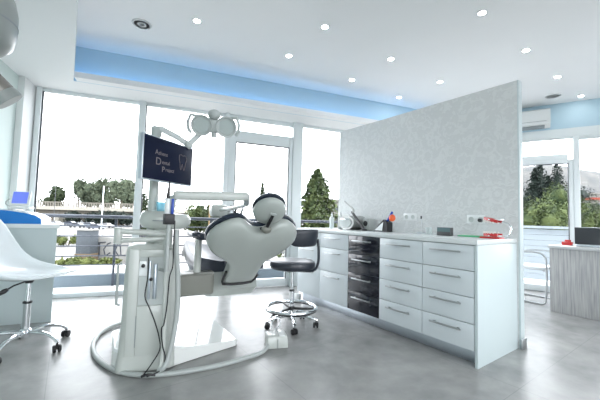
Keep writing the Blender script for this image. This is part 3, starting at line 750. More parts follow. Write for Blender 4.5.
rp = [(.235*math.cos(2*PI*k/48), .235*math.sin(2*PI*k/48), .175) for k in range(48)]
MB().tube(rp, .0145, 10, loop=True).build('foot_ring', chrome, ds)
rp = [(.235*math.cos(2*PI*k/48), .235*math.sin(2*PI*k/48), .166) for k in range(48)]
MB().tube(rp, .0125, 8, loop=True).build('foot_ring_pad', black, ds)
for k in range(3):
    a = R(200+120*k); MB().tube([(0, 0, .165), (.115*math.cos(a), .115*math.sin(a), .165), (.23*math.cos(a), .23*math.sin(a), .17)], [.014, .011, .008], 8).build('ring_spoke', black, ds)
MB().cyl((0, 0, .15), (0, 0, .185), .030, n=18, bev=.003).build('ring_hub', black, ds)
MB().lathe([(0, .53), (.06, .528), (.17, .535), (.205, .545), (.218, .565), (.220, .59), (.212, .612), (.19, .625), (.12, .632), (0, .630)], n=40).build('seat', dkgrey_uph, ds)
MB().box((0, 0, .525), (.17, .14, .012), .003).build('seat_plate', black, ds)
def arcpad(parent, name, m, a0, span, rad, z0, z1, th, N=16, tilt=0.0):
    rs = []
    for i in range(N+1):
        u = i/N*2-1; a = a0+u*span; e = (1-abs(u)**6)**.5 if abs(u) < 1 else .0; e = max(e, .25)
        zc = (z0+z1)/2; h = (z1-z0)/2*e; ring = []
        for k in range(14):
            b = 2*PI*k/14; rr = rad+th*.5*math.copysign(abs(math.cos(b))**.6, math.cos(b))*max(e, .4); zz = zc+h*math.copysign(abs(math.sin(b))**.6, math.sin(b))
            rr += tilt*(zz-zc); ring.append((rr*math.cos(a), rr*math.sin(a), zz))
        rs.append(ring)
    return MB().rings(rs).build(name, m, parent)
arcpad(ds, 'backrest', dkgrey_uph, R(-78), R(60), .215, .765, .925, .045, tilt=.15)
a = R(-42)
MB().tube(smoothpath([(.06*math.cos(a), .06*math.sin(a), .522), (.20*math.cos(a), .20*math.sin(a), .530), (.245*math.cos(a), .245*math.sin(a), .60), (.248*math.cos(a), .248*math.sin(a), .72), (.238*math.cos(a), .238*math.sin(a), .83)], 4), .013, 10).build('back_stem', dkgrey_uph, ds)

# ------------------------------------------------------------------ white shell stool on the left
ws = thing('shell_chair', 'white moulded shell chair on a chrome five-star castor base', 'chair', (-.21, 3.17, 0), -yw)
for k in range(5):
    a = R(27+72*k)+yw; d = Vector((math.cos(a), math.sin(a), 0)); mb = MB()
    mb.tube(smoothpath([d*.02+Vector((0, 0, .118)), d*.13+Vector((0, 0, .128)), d*.22+Vector((0, 0, .112)), d*.285+Vector((0, 0, .070))], 4), [.017]*5+[.014]*4+[.011]*4, 10); lg = mb.build('leg', chrome, ws)
    w = MB(); f = MB(); caster(w, f, d.x*.28, d.y*.28, a+.5+k*1.3, .027, .08); c = w.build('caster', black, lg); f.build('caster_fork', black, c)
MB().lathe([(0, .085), (.030, .085), (.036, .10), (.036, .14), (.028, .15), (0, .15)], n=20).build('hub', chrome, ws)
MB().cyl((0, 0, .14), (0, 0, .34), .023, n=20).build('column', steel, ws)
MB().cyl((0, 0, .33), (0, 0, .50), .015, n=16).build('gas_rod', chrome, ws)
MB().cyl((0, 0, .335), (0, 0, .35), .030, n=18, bev=.003).build('collar', black, ws)
MB().lathe([(0, .485), (.022, .485), (.03, .50), (.05, .515), (.05, .522), (0, .522)], n=20).build('seat_mount', black, ws)
mb = MB(); mb.tube([(0, 0, .505), (-.06, -.06, .475), (-.10, -.09, .44)], .006, 8); mb.tube([(-.085, -.08, .452), (-.10, -.09, .44), (-.135, -.115, .412)], [.012, .018, .012], 10); mb.build('height_lever', black, ws)
sh_s = [((.305, .588), (0, 0), .05), ((.295, .583), (0, .0), .11), ((.26, .570), (0, .004), .17), ((.19, .556), (0, .01), .21), ((.09, .540), (0, .035), .238), ((-.02, .532), (0, .06), .245), ((-.14, .535), (0, .08), .245), ((-.25, .565), (.0, .105), .24),
        ((-.34, .64), (.01, .13), .235), ((-.41, .75), (.02, .12), .225), ((-.46, .87), (.03, .08), .20), ((-.495, .98), (.02, .03), .15), ((-.51, 1.03), (0, .0), .06)]
mb = MB(); grid = []
for (d, z), (od, oz), w in sh_s:
    row = []
    for k in range(17):
        v = k/8-1; q = abs(v)**2.2; row.append(mb.b.verts.new((d+od*q, w*math.sin(v*PI/2)*1.0, z+oz*q)))
    grid.append(row)
for a_, b_ in zip(grid, grid[1:]):
    for k in range(16): mb.b.faces.new((a_[k], a_[k+1], b_[k+1], b_[k]))
o = mb.build('seat_shell', frost, ws, ang=80); mo = o.modifiers.new('thick', 'SOLIDIFY'); mo.thickness = .017; mo.offset = -1; ms = o.modifiers.new('smooth', 'SUBSURF'); ms.levels = 1; ms.render_levels = 1

# ------------------------------------------------------------------ left reception counter
rcx0 = FA(-.46, 0)
q = wA + nA*(3.796*math.cos(A2)-.066*(-math.sin(A2)) - 4.77*math.cos(A2))
cn = thing('side_counter', 'pale side counter with a white top at the left window', 'counter', (0, 0, 0))
fN = (Vector((-.066, 3.796, 0))-wA).dot(nA); fS = (Vector((-.066, 3.796, 0))-wA).dot(dA)
sW = -.455
def cpoly(f0, f1, r): 
    a = FA(sW, f0); b = FA(fS+r, f0); c = FA(sW, f1); d = Vector((b.x-.03, b.y+(f1-f0)*.97, 0)); return [xy(a), xy(b), xy(d), xy(c)]
mb = MB(); mb.prism(cpoly(fN+.012, fN+.58, -.012), 0, .868); mb.build('body', reception_m, cn, smooth=False)
mb = MB(); mb.prism(cpoly(fN-.012, fN+.60, .012), .870, .905); mb.build('top', gloss_white, cn, smooth=False)
bs = thing('blue_console', 'white device with a curved bright blue front on the side counter', 'device', FA(fS-.385, fN+.22, .905), angA)
prof = [(-.16, .0), (-.16, .135), (-.05, .13), (.08, .108), (.17, .082), (.215, .05), (.22, .0)]
mb = MB(); mb.rings([[(x, y, z) for x, z in prof] for y in (-.12, .14)]); mb.build('housing', gloss_white, bs, ang=30)
mb = MB(); mb.rings([[(x, y, z*.93) for x, z in prof] for y in (-.128, -.121)]); mb.build('front', blue_pl, bs, ang=30)
sm = thing('tablet_display', 'small white display with a blue screen on the blue console', 'display', FA(fS-.375, fN+.22, 1.040), angA)
Mx = Matrix.Translation((0, -.02, .10)) @ Matrix.Rotation(R(-16), 4, 'X')
MB().box((0, 0, 0), (.155, .022, .15), .008, Mx).build('case', gloss_white, sm)
MB().box(Mx @ Vector((0, -.0122, .008)), (.118, .003, .115), 0, Matrix.Rotation(R(-16), 4, 'X')).build('screen', scr2, sm, smooth=False)
MB().box((0, .01, .012), (.17, .12, .022), .006).build('foot', gloss_white, sm)
MB().tube(smoothpath([(-.08, -.01, .02), (-.115, -.01, .05), (-.10, 0, .09), (-.06, .01, .10)], 4), .006, 8).build('cable', grey_hose, sm)

# ------------------------------------------------------------------ dental unit
du = thing('dental_unit', 'white dental treatment unit standing on a wedge base plate', 'dental unit', (.47, 2.33, 0), R(-15))
iu = (Matrix.Translation((.47, 2.33, 0)) @ RZ(R(-15))).inverted()
def U(x, y, z): return iu @ Vector((x, y, z))
# base plate, thicker under the column and thinning to the tip
mb = MB(); bpts = [(.285, 2.47, .13), (.315, 2.40, .13), (.40, 2.345, .13), (.60, 2.285, .12), (1.13, 2.385, .05), (1.16, 2.42, .048), (1.18, 2.93, .048), (1.15, 2.97, .048), (.55, 3.0, .10), (.32, 2.85, .13)]
lo = [mb.b.verts.new(U(x, y, .006)) for x, y, z in bpts]
ce = Vector((.7, 2.65, 0)); hi = [mb.b.verts.new(U(x+(ce.x-x)*.03, y+(ce.y-y)*.03, z)) for x, y, z in bpts]
mi = [mb.b.verts.new(U(x, y, z-.012)) for x, y, z in bpts]; n = len(bpts)
mb.b.faces.new(lo[::-1]); mb.b.faces.new(hi)
for i in range(n): j = (i+1) % n; mb.b.faces.new((lo[i], lo[j], mi[j], mi[i])); mb.b.faces.new((mi[i], mi[j], hi[j], hi[i]))
mb.build('base_plate', base_white, du, ang=20)
def rrect(x0, x1, y0, y1, r, z, n=5):
    out = []
    for cx, cy, a0 in ((x1-r, y1-r, 0), (x0+r, y1-r, 90), (x0+r, y0+r, 180), (x1-r, y0+r, 270)):
        for k in range(n+1): a = R(a0+90*k/n); out.append((cx+r*math.cos(a), cy+r*math.sin(a), z))
    return out
mb = MB(); rs = []
for z, e in ((.012, .022), (.06, .022), (.13, .012), (.30, .004), (.60, 0), (.775, -.004), (.812, -.012), (.826, -.035)):
    rs.append(rrect(-.160-e, .165+e*.4, -.02-e*.6, .36+e, .045, z))
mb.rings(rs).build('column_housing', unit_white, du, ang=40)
# front cover and recessed service window
mb = MB()
for x0, x1, z0, z1 in ((-.130, -.070, .115, .795), (-.070, .090, .745, .795), (.090, .135, .115, .795), (-.070, .090, .115, .43)): mb.box(((x0+x1)/2, -.030, (z0+z1)/2), (x1-x0, .020, z1-z0), .004)
mb.build('front_cover', unit_white, du, ang=30)
MB().box((.01, -.0225, .5875), (.158, .005, .313)).build('service_panel', lamp_m, du, smooth=False)
MB().box((-.045, -.030, .672), (.05, .02, .10), .006).build('socket_block', gloss_white, du)
MB().cyl((-.045, -.038, .690), (-.045, -.052, .690), .012, n=14, bev=.002).build('knob', black, du)
MB().cyl((.005, -.024, .60), (.005, -.046, .60), .011, n=14, bev=.002).build('knob', black, du)
MB().cyl((.03, -.03, .70), (.03, -.03, .47), .012, n=12, bev=.003).build('pipe', alu, du)
MB().cyl((-.005, -.03, .72), (-.005, -.03, .47), .008, n=12, bev=.003).build('pipe', alu, du)
MB().box((-.072, -.0405, .27), (.004, .003, .20)).build('slot', seam_m, du)
MB().tube([(-.182, .03, .43), (-.196, .01, .44), (-.196, .01, .69), (-.182, .03, .70)], .008, 8).build('side_grip', grey_pl, du)
# assistant arms
MB().tube([U(.262, 2.30, .915), U(.40, 2.265, .910), U(.545, 2.235, .897)], .018, 12).build('hose_arm', unit_white, du)
MB().tube([U(.262, 2.30, .858), U(.40, 2.265, .862), U(.53, 2.24, .872)], .016, 12).build('hose_arm', unit_white, du)
MB().cyl(U(.262, 2.30, .835), U(.262, 2.30, .940), .024, n=16, bev=.006).build('arm_joint', unit_white, du)
MB().cyl(U(.545, 2.24, .80), U(.545, 2.24, .93), .028, n=16, bev=.006).build('arm_joint', unit_white, du)
# cuspidor
mb = MB(); rs = []
for z, sx in ((.925, .10), (.935, .145), (.96, .168), (.985, .172), (1.01, .165), (1.03, .15)):
    rs.append([U(.57+sx*math.cos(2*PI*k/30)*1.0, 2.42+sx*.72*math.sin(2*PI*k/30), z + (.02 if z > 1 and math.cos(2*PI*k/30) < 0 else 0)) for k in range(30)])
mb.rings(rs).build('cuspidor', unit_white, du, ang=60)
MB().cyl(U(.55, 2.42, .80), U(.55, 2.42, .935), .055, n=20).build('cuspidor_neck', unit_white, du)
MB().box(U(.50, 2.288, .985), (.09, .004, .006)).build('slot', seam_m, du)
MB().lathe([(0, 0), (.03, 0), (.04, .085), (.037, .085), (.028, .004), (0, .004)], c=U(.535, 2.40, 1.03), n=20).build('rinse_cup', clear_blue, du)
MB().tube(smoothpath([U(.60, 2.44, 1.02), U(.60, 2.44, 1.12), U(.575, 2.42, 1.145), U(.55, 2.41, 1.13)], 4), .006, 8).build('filler_tube', chrome, du)
# lamp pole and beam
MB().tube([U(.49, 2.475, .80), U(.49, 2.475, 1.0), U(.487, 2.47, 1.60)], [.034, .034, .030], 16).build('lamp_pole', unit_white, du)
bm_a, bm_b = U(.555, 2.20, 1.155), U(1.05, 2.10, 1.172)
d_ = (bm_b-bm_a); mb = MB(); mb.box((bm_a+bm_b)/2, (d_.length, .07, .060), .014, RZ(math.atan2(d_.y, d_.x)) @ Matrix.Rotation(-math.asin(d_.z/d_.length), 4, 'Y')); mb.build('instrument_beam', unit_white, du)
MB().tube([U(.56, 2.205, 1.15), U(.56, 2.26, 1.04), U(.57, 2.34, 1.0)], .022, 12).build('beam_support', unit_white, du)
MB().cyl(U(1.04, 2.10, 1.19), U(1.04, 2.10, 1.11), .020, n=14, bev=.004).build('beam_hinge', seam_m, du)
# instrument bridge hanging behind the backrest
MB().box(U(1.10, 2.78, 1.075), (.15, .16, .11), .03).build('instrument_bridge', unit_white, du)
MB().tube([U(1.04, 2.10, 1.115), U(1.06, 2.4, 1.09), U(1.09, 2.72, 1.08)], .016, 10).build('bridge_arm', unit_white, du)
for k in range(3):
    x = 1.20+k*.055
    g = MB().tube([U(x, 2.80-k*.02, 1.0), U(x+.004, 2.79-k*.02, 1.07), U(x+.018, 2.77-k*.02, 1.13)], [.014, .013, .005], 8).build('handpiece', grey_pl if k != 1 else black, du)
MB().box(U(1.24, 2.78, .99), (.17, .06, .03), .008).build('handpiece_rack', lamp_m, du)
# hoses
H1 = [(.585, 2.185, .93), (.590, 2.19, .80), (.610, 2.20, .62), (.618, 2.205, .45), (.607, 2.205, .28), (.575, 2.19, .13), (.545, 2.18, .06), (.52, 2.20, .05)]
MB().tube(smoothpath([U(*p) for p in H1], 7), .0165, 12).build('suction_hose', grey_hose, du)
H2 = [(.535, 2.215, .87), (.537, 2.215, .70), (.540, 2.212, .45), (.540, 2.208, .25), (.535, 2.20, .10), (.52, 2.195, .035)]
MB().tube(smoothpath([U(*p) for p in H2], 7), .015, 12).build('suction_hose', unit_white, du)
C1 = [(.442, 2.285, .745), (.440, 2.270, .62), (.430, 2.270, .50), (.455, 2.26, .43), (.49, 2.25, .34), (.515, 2.225, .25), (.52, 2.20, .17), (.475, 2.20, .09), (.43, 2.215, .022)]
MB().tube(smoothpath([U(*p) for p in C1], 7), .0042, 6).build('black_cord', black, du)
C2 = [(.568, 2.175, .99), (.566, 2.175, .85), (.570, 2.18, .70), (.553, 2.182, .62), (.547, 2.185, .45), (.535, 2.19, .33), (.520, 2.185, .30), (.530, 2.18, .20), (.55, 2.18, .12), (.53, 2.18, .05), (.45, 2.20, .018)]
MB().tube(smoothpath([U(*p) for p in C2], 7), .0042, 6).build('black_cord', black, du)
MB().tube(smoothpath([U(.425, 2.225, .016), U(.455, 2.205, .028), U(.50, 2.19, .02)], 6), .008, 8).build('cord_plug', black, du)

# camera handpiece hanging in its black holder
ih = thing('intraoral_camera', 'white and blue camera handpiece in a black square holder', 'dental tool', (.527, 2.165, .966))
MB().box((0, 0, .033), (.062, .05, .068), .004).build('holder', black, ih, ang=30)
MB().cyl((-.012, -.0, .062), (-.012, -.0, .165), .017, n=16, bev=.003).build('handle', gloss_white, ih)
MB().box((.017, -.002, .115), (.014, .03, .10), .004).build('blue_grip', deep_blue, ih)
MB().cyl((-.012, 0, .162), (-.006, 0, .275), .013, .004, n=14).build('tip', black, ih)
MB().cyl((.0, .0, -.30), (.0, .0, .004), .013, n=12).build('stem', grey_hose, ih)
MB().tube([(0, 0, -.29), (.0, .03, -.30), (-.02, .09, -.30)], .010, 8).build('bracket', grey_hose, ih)

# monitor on its bracket
mA, mB_ = Vector((.333, 2.059, 0)), Vector((.710, 2.330, 0)); md = (mB_-mA); ml_ = md.length; ma = math.atan2(md.y, md.x)
mo_ = thing('monitor', 'flat monitor showing a tooth logo above the dental unit', 'monitor', ((mA.x+mB_.x)/2, (mA.y+mB_.y)/2, 1.2375), ma)
MB().box((0, .012, .1355), (ml_, .028, .278), .006).build('case', alu, mo_)
MB().box((0, -.0025, .1355), (ml_-.018, .003, .262), .001).build('screen', screen_m, mo_, ang=30)
MB().box((0, .034, .13), (.22, .03, .16), .01).build('back_cover', lamp_m, mo_)
MB().tube([(0, .045, .12), (-.03, .11, .115), (-.075, .155, .10)], .018, 12).build('bracket', lamp_m, mo_)
def text(body, size, x, z, name='lettering'):
    cu = bpy.data.curves.new('lettering', 'FONT'); cu.body = body; cu.size = size; cu.extrude = .0004
    to = bpy.data.objects.new('tmp', cu); COL.objects.link(to); dg = bpy.context.evaluated_depsgraph_get(); me = bpy.data.meshes.new_from_object(to.evaluated_get(dg)); bpy.data.objects.remove(to)
    me.materials.clear(); me.materials.append(logo_m)
    o = bpy.data.objects.new(name, me); COL.objects.link(o); o.parent = mo_; o.rotation_euler = (PI/2, 0, 0); o.location = (x, -.0045, z); return o
text('A', .044, -.135, .163); text('thens', .036, -.104, .163)
text('D', .066, -.128, .100); text('ental', .036, -.073, .110)
text('P', .050, -.072, .060); text('roject', .034, -.040, .068)
tp = [(.085, .198), (.105, .203), (.120, .196), (.138, .202), (.156, .194), (.160, .172), (.150, .150), (.143, .112), (.134, .098), (.126, .120), (.118, .140), (.112, .122), (.106, .100), (.098, .112), (.093, .150), (.084, .170), (.085, .198)]
MB().tube([(x-.0, -.0050, z) for x, z in smoothpath([(a, b, 0) for a, b in tp], 3) and [(p.x, p.y) for p in smoothpath([(a, b, 0) for a, b in tp], 3)]], .0016, 6).build('tooth_logo', logo_m, mo_)

# operating lamp
ol = thing('operating_lamp', 'white double-reflector operating lamp on a jointed arm', 'operating lamp', (.487, 2.47, 1.60))
Lo = Vector((.487, 2.47, 1.60))
def LP(x, y, z): return Vector((x, y, z))-Lo
MB().cyl((0, 0, -.01), (0, 0, .06), .036, n=18, bev=.008).build('pole_joint', lamp_m, ol)
MB().tube([LP(.487, 2.47, 1.642), LP(.515, 2.45, 1.645), LP(.60, 2.36, 1.585), LP(.665, 2.30, 1.530)], [.024, .022, .020, .020], 12).build('arm', gloss_white, ol)
MB().ball(LP(.668, 2.30, 1.525), .030).build('elbow', lamp_m, ol)
MB().tube([LP(.668, 2.30, 1.525), LP(.715, 2.25, 1.59), LP(.755, 2.21, 1.655)], [.020, .018, .018], 12).build('arm', gloss_white, ol)
hc = Vector((.795, 2.155, 1.655)); face = Vector((-.40, -.85, -.30)).normalized(); rx_ = Vector((.86, -.42, 0)).normalized(); rx_ = (rx_-face*rx_.dot(face)).normalized(); rz_ = rx_.cross(face); 
if rz_.z < 0: rz_ = -rz_
ML = Matrix((( rx_.x, -face.x, rz_.x, hc.x-Lo.x), (rx_.y, -face.y, rz_.y, hc.y-Lo.y), (rx_.z, -face.z, rz_.z, hc.z-Lo.z), (0, 0, 0, 1)))
hd = MB().box(ML @ Vector((0, .012, 0)), (.10, .05, .095), .02, ML.to_3x3().to_4x4()).build('centre_housing', lamp_m, ol)
for s in (-1, 1):
    g = MB().lathe([(0, .035), (.045, .032), (.068, .012), (.073, -.012), (.070, -.02), (.062, -.018), (.060, -.008), (0, -.004)], c=ML @ Vector((s*.083, 0, .0)), n=28, M=ML.to_3x3().to_4x4() @ Matrix.Rotation(R(-90), 4, 'X') @ Matrix.Identity(4)).build('reflector', lamp_m, ol)
    MB().lathe([(0, -.012), (.052, -.010), (.056, -.006), (0, -.002)], c=ML @ Vector((s*.083, 0, 0)), n=24, M=ML.to_3x3().to_4x4() @ Matrix.Rotation(R(-90), 4, 'X')).build('lens', lens_m, g)
    MB().tube([ML @ Vector((s*x, y, z)) for x, y, z in ((.105, .01, .060), (.155, -.01, .068), (.172, -.02, .02), (.168, -.02, -.03), (.150, -.02, -.055))], .011, 8).build('grip', lamp_m, ol)
MB().ball(ML @ Vector((0, .01, .078)), (.045, .045, .035)).build('swivel', lamp_m, ol)
MB().cyl(ML @ Vector((.0, .03, .08)), LP(.755, 2.21, 1.655), .016, n=12).build('yoke', lamp_m, ol)
MB().cyl(ML @ Vector((0, .0, -.045)), ML @ Vector((0, 0, -.078)), .018, n=14, bev=.004).build('knob', lamp_m, ol)

# ------------------------------------------------------------------ patient chair
RZC = R(-6)
pc = thing('dental_chair', 'white and navy reclining dental patient chair seen from behind', 'dental chair', (1.20, 2.66, 0), RZC)
ic = (Matrix.Translation((1.20, 2.66, 0)) @ RZ(RZC)).inverted()
def K(x, y, z): return ic @ Vector((x, y, z))
th = R(42); Bv = Vector((0, -math.cos(th), math.sin(th))); Xv = Vector((1, 0, 0)); Nv = Xv.cross(Bv)      # Nv points to the foot side and up
if Nv.z < 0: Nv = -Nv
Ob = Vector((0, 0, .46))
half = [(.0, .745), (.04, .752), (.085, .79), (.125, .825), (.17, .842), (.22, .832), (.27, .80), (.315, .755), (.345, .70), (.355, .645), (.345, .585), (.315, .525), (.27, .465), (.215, .415), (.172, .37), (.150, .31), (.143, .24), (.142, .16), (.140, .10), (.125, .055), (.05, .045), (0, .045)]
full = half + [(-u, v) for u, v in half[-2:0:-1]]
full = [(u+.03*max(0, min(1, (.5-v)/.2)), v) for u, v in full]
def BP(u, v, n): return Ob + Xv*u + Bv*v + Nv*n
def shelf(levels, center, bend=.0):
    rs = []
    for s, n in levels: rs.append([BP(center[0]+(u-center[0])*s, center[1]+(v-center[1])*s, n + bend*((u/.36)**2)) for u, v in full])
    return rs
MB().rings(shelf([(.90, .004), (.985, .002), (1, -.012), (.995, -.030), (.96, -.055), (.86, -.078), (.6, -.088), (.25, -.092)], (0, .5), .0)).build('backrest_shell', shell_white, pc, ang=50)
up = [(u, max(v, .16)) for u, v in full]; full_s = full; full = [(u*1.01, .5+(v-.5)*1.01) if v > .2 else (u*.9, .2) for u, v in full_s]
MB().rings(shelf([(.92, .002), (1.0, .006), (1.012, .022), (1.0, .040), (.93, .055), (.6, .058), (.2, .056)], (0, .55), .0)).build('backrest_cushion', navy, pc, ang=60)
full = full_s
# neck surround line
MB().tube([BP(u, v, -.055) for u, v in ((-.118, .24), (-.116, .10), (-.100, .050), (-.02, .036), (.08, .036), (.152, .05), (.174, .10), (.175, .17))], .011, 8).build('hinge_seal', black, pc)
# headrest
hq = BP(.035, .92, .015); tilt = R(8)
MH = Matrix.Translation(hq) @ Matrix.Rotation(R(-42), 4, 'X') @ Matrix.Rotation(R(12), 4, 'Y')
def disc(levels, M, ex=1.0, ey=.85, n=32): return [[M @ Vector((r*ex*math.cos(2*PI*k/n), r*ey*math.sin(2*PI*k/n), z)) for k in range(n)] for r, z in levels]
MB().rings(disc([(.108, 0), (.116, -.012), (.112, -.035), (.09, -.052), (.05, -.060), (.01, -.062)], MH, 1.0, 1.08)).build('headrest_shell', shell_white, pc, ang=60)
MB().rings(disc([(.103, .0), (.119, .004), (.122, .022), (.112, .042), (.07, .052), (.01, .052)], MH, 1.0, 1.08)).build('headrest_cushion', navy, pc, ang=60)
MB().box(MH @ Vector((.02, .0, -.064)), (.045, .055, .012), .004, MH.to_3x3().to_4x4()).build('headrest_clip', grey_pl, pc)
MB().tube([MH @ Vector((.02, -.01, -.066)), BP(.03, .82, -.07), BP(.0, .78, -.05)], [.012, .014, .012], 10).build('headrest_bar', black, pc)
MB().ball(BP(.032, .80, -.075), (.038, .03, .03)).build('headrest_knob', link_m, pc)
# seat, leg rest, under-shell
def slab(x0, x1, y0, y1, z0, z1, r, name, m, dish=0, seg=6):
    rs = []
    for z, e in ((z0, -.02), (z0+.012, -.004), ((z0+z1)/2, 0), (z1-.018, -.003), (z1-.004, -.018), (z1, -.05)): rs.append(rrect(x0-e, x1+e, y0-e, y1+e, r, z, seg))
    return MB().rings(rs).build(name, m, pc, ang=50)
mb = MB(); N = 12; rs = []
for i in range(N+1):
    y = .03+i/N*.55; w = .31+.012*math.sin(i/N*PI); ring = []
    z0 = .545+(.10*(i/N)**2 if i > 3 else 0)
    for x, z in ((-1, .00), (-1.02, .05), (-1.0, .105), (-.93, .13), (-.75, .115), (-.3, .085), (.3, .085), (.75, .115), (.93, .13), (1.0, .105), (1.02, .05), (1, .0), (.5, -.005), (-.5, -.005)):
        ring.append((x*w, y, z0+z))
    rs.append(ring)
mb.rings(rs).build('seat_cushion', navy, pc, ang=50)
mb = MB(); rs = []
for i in range(9):
    f = i/8; y = .57+f*.62; w = .27-.05*f; z0 = .64-.10*f*f
    rs.append([(x*w, y, z0+z) for x, z in ((-1, 0), (-1.02, .05), (-.9, .085), (-.4, .07), (.4, .07), (.9, .085), (1.02, .05), (1, 0), (0, -.005))])
mb.rings(rs).build('leg_rest', navy, pc, ang=50)
mb = MB(); rs = []
for z, x0, x1, y0, y1 in ((.325, -.17, .17, .04, .40), (.338, -.21, .22, .0, .45), (.395, -.25, .25, -.03, .50), (.43, -.262, .262, .02, .52), (.50, -.272, .272, .04, .58), (.540, -.272, .272, .04, .60)): rs.append(rrect(x0, x1, y0, y1, .06, z))
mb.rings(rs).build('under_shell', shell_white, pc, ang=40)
# side link to the unit
l0, l1 = K(.70, 2.56, 0), K(1.02, 2.66, 0)
mb = MB(); rs = []
for z, e in ((.385, -.025), (.40, -.005), (.47, 0), (.545, 0), (.56, -.02)):
    rs.append(rrect(-.36-e, -.10, -.06-e, .16+e, .05, z) if False else [(x, y, z) for x, y, _ in rrect(l0.x-e-.03, l1.x, -.13-e, .10+e, .05, z)])
mb.rings(rs).build('link_casting', link_m, pc, ang=40)
# armrest
ap = K(.887, 2.655, .55); at_ = K(.893, 2.66, .83)
MB().tube([ap, (ap+at_)/2, at_], [.030, .028, .026], 14).build('armrest_post', unit_white, pc)
mb = MB(); rs = []
for z, e in ((0, -.02), (.012, 0), (.035, .0), (.048, -.012)): rs.append([Vector((at_.x+.01+(x), at_.y+.05+y, at_.z-.005+z+(.02 if x < -.03 else 0))) for x, y, _ in rrect(-.075-e, .095+e, -.13-e, .16+e, .06, 0)])
mb.rings(rs).build('armrest_pad', navy, pc, ang=50)

# ------------------------------------------------------------------ foot pedal and its hose
fp = thing('foot_pedal', 'white box foot pedal with a wire hoop on the floor by the stool', 'foot control', (1.415, 2.235, 0), R(-22))
mb = MB(); rs = [rrect(-.085, .085, -.075, .075, .012, .004), rrect(-.085, .085, -.075, .075, .012, .05), rrect(-.082, .078, -.06, .072, .012, .088), rrect(-.07, .066, -.045, .06, .012, .096)]
mb.rings(rs).build('housing', unit_white, fp, ang=40)
MB().box((.035, -.02, .102), (.05, .09, .014), .004, Matrix.Rotation(R(8), 4, 'X')).build('pedal_plate', gloss_white, fp)
MB().tube(smoothpath([(-.03, .03, .094), (-.035, .03, .16), (-.01, .03, .20), (.02, .03, .20), (.035, .03, .15), (.0, .03, .12), (-.0, .03, .10)], 5), .0042, 8).build('wire_hoop', chrome, fp)
MB().box((-.0, -.0785, .04), (.004, .006, .07)).build('seam', seam_m, fp)
fh = [(1.345, 2.225, .035), (1.234, 2.143, .018), (1.041, 2.115, .018), (.891, 2.110, .018), (.76, 2.126, .018), (.609, 2.157, .018), (.473, 2.214, .018), (.371, 2.294, .018), (.286, 2.428, .018), (.222, 2.642, .018), (.204, 2.852, .018), (.228, 3.043, .018), (.297, 3.237, .018), (.45, 3.37, .018), (.60, 3.30, .018), (.66, 3.10, .02), (.66, 2.99, .04)]
o = MB().tube(smoothpath(fh, 8), .0155, 12).build('pedal_hose', grey_hose); tag(o, 'thick grey hose curling on the floor from pedal around the unit base', 'hose')

# ------------------------------------------------------------------ x-ray head at the top left corner
xr = thing('x_ray_head', 'grey rounded x-ray head with a cylindrical tube at the upper left edge', 'x-ray device', (-.362, 1.775, 1.82))
xm = mat('x_ray_grey', (.27, .30, .29), .35); xm2 = mat('x_ray_tube', (.24, .23, .21), .25, .3, coat=.4)
mb = MB(); t = [(0, .155), (.05, .15), (.10, .128), (.135, .08), (.148, .02), (.148, -.06), (.138, -.115), (.11, -.145), (.06, -.155), (0, -.157)]
mb.lathe(t[::-1], n=32); mb.build('head_housing', xm, xr, ang=60)
MB().lathe([(.1495, -.004), (.1505, 0), (.1495, .004), (.147, .0)], c=(0, 0, -.03), n=32, cap=False).build('housing_seam', seam_m, xr)
p0, p1 = Vector((-.03, .0, -.165)), Vector((.138, .015, -.335)); dd_ = (p1-p0).normalized()
mb = MB(); mb.tube([p0-dd_*.02, p0+dd_*.02, p0+dd_*.13, p1-dd_*.01, p1], [.045, .050, .050, .050, .046], 28); mb.build('cone_tube', xm2, xr)
mb = MB(); mb.tube([p1-dd_*.035, p1-dd_*.02, p1+dd_*.004], [.0505, .0525, .051], 28); mb.build('cone_rim', xm, xr)
MB().cyl((-.01, .02, -.18), (-.02, .02, -.10), .045, n=20).build('cone_neck', xm, xr)
MB().tube([(-.12, .06, .02), (-.30, .16, .05), (-.32, .17, .694)], .028, 14).build('support_arm', xm, xr)

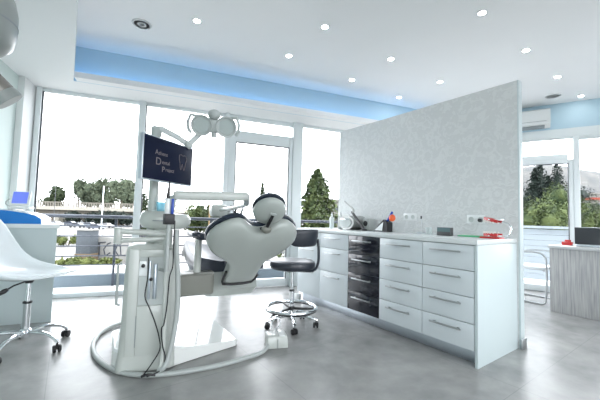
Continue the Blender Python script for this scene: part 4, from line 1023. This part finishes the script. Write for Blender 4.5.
# ------------------------------------------------------------------ desk side on the right
dk = thing('reception_desk', 'grey wood-grain desk with a pale top on the right', 'desk', (4.73, 1.38, 0))
MB().box((.013, -.80, .375), (.026, 1.60, .745), .001).build('front_panel', desk_m, dk, ang=30)
MB().box((.36, -.013, .375), (.66, .026, .745), .001).build('side_panel', desk_m, dk, ang=30)
MB().box((.36, -1.587, .375), (.66, .026, .745), .001).build('side_panel', desk_m, dk, ang=30)
MB().box((.35, -.80, .766), (.73, 1.63, .034), .003).build('desktop', mat('desk_top_grey', (.45, .47, .48), .3, coat=.2), dk, ang=30)
ZD = .784
lp = thing('laptop', 'open black laptop seen from behind on the desk', 'laptop', (5.02, 1.03, ZD), R(-75))
MB().box((0, 0, .009), (.34, .23, .018), .006).build('keyboard_base', alu, lp)
Mx = Matrix.Translation((0, .118, .015)) @ Matrix.Rotation(R(-14), 4, 'X')
MB().box(Mx @ Vector((0, 0, .105)), (.34, .012, .215), .005, Matrix.Rotation(R(-14), 4, 'X')).build('lid', mat('laptop_lid', (.03, .035, .04), .3), lp)
rc = thing('red_holder', 'small red card holder at the desk corner', 'holder', (5.02, 1.36-.08, ZD))
MB().box((0, 0, .02), (.07, .10, .04), .004).build('tray', red_pl, rc, ang=30); MB().box((.02, .0, .05), (.02, .06, .03), .004).build('cards', red_pl, rc, ang=30)
def cchair(label, x, y, rz):
    t = thing('visitor_chair', label, 'chair', (x, y, 0), rz, 'cantilever chairs behind the desk')
    for s in (-1, 1):
        MB().tube(smoothpath([(s*.24, .22, .62), (s*.25, .02, .66), (s*.25, -.20, .64), (s*.25, -.235, .45), (s*.25, -.225, .10), (s*.25, -.19, .015), (s*.25, .0, .013), (s*.25, .22, .013)], 5), .011, 10).build('side_tube', steel, t)
    MB().tube([(-.25, .22, .013), (.25, .22, .013)], .011, 10).build('floor_bar', steel, t)
    MB().tube([(-.24, -.20, .43), (.24, -.20, .43)], .011, 10).build('seat_bar', steel, t)
    mb = MB(); mb.box((0, .0, .455), (.44, .44, .045), .018); mb.build('seat', frost, t)
    mb = MB(); mb.rings([[(u, .20+.03*abs(u)*0+.08*f*f+dy, .50+.42*f) for u, dy in ((-.20, 0), (-.1, .015), (.1, .015), (.20, 0), (.20, .02), (.1, .035), (-.1, .035), (-.20, .02))] for f in (0, .25, .5, .75, 1)]); mb.build('backrest', frost, t)
    for s in (-1, 1): MB().tube([(s*.215, .20, .45), (s*.215, .225, .62), (s*.215, .30, .93)], .010, 8).build('back_tube', steel, t)
    return t
cchair('white cantilever chair with chrome arms between partition and desk', 5.22, 1.74, R(4))
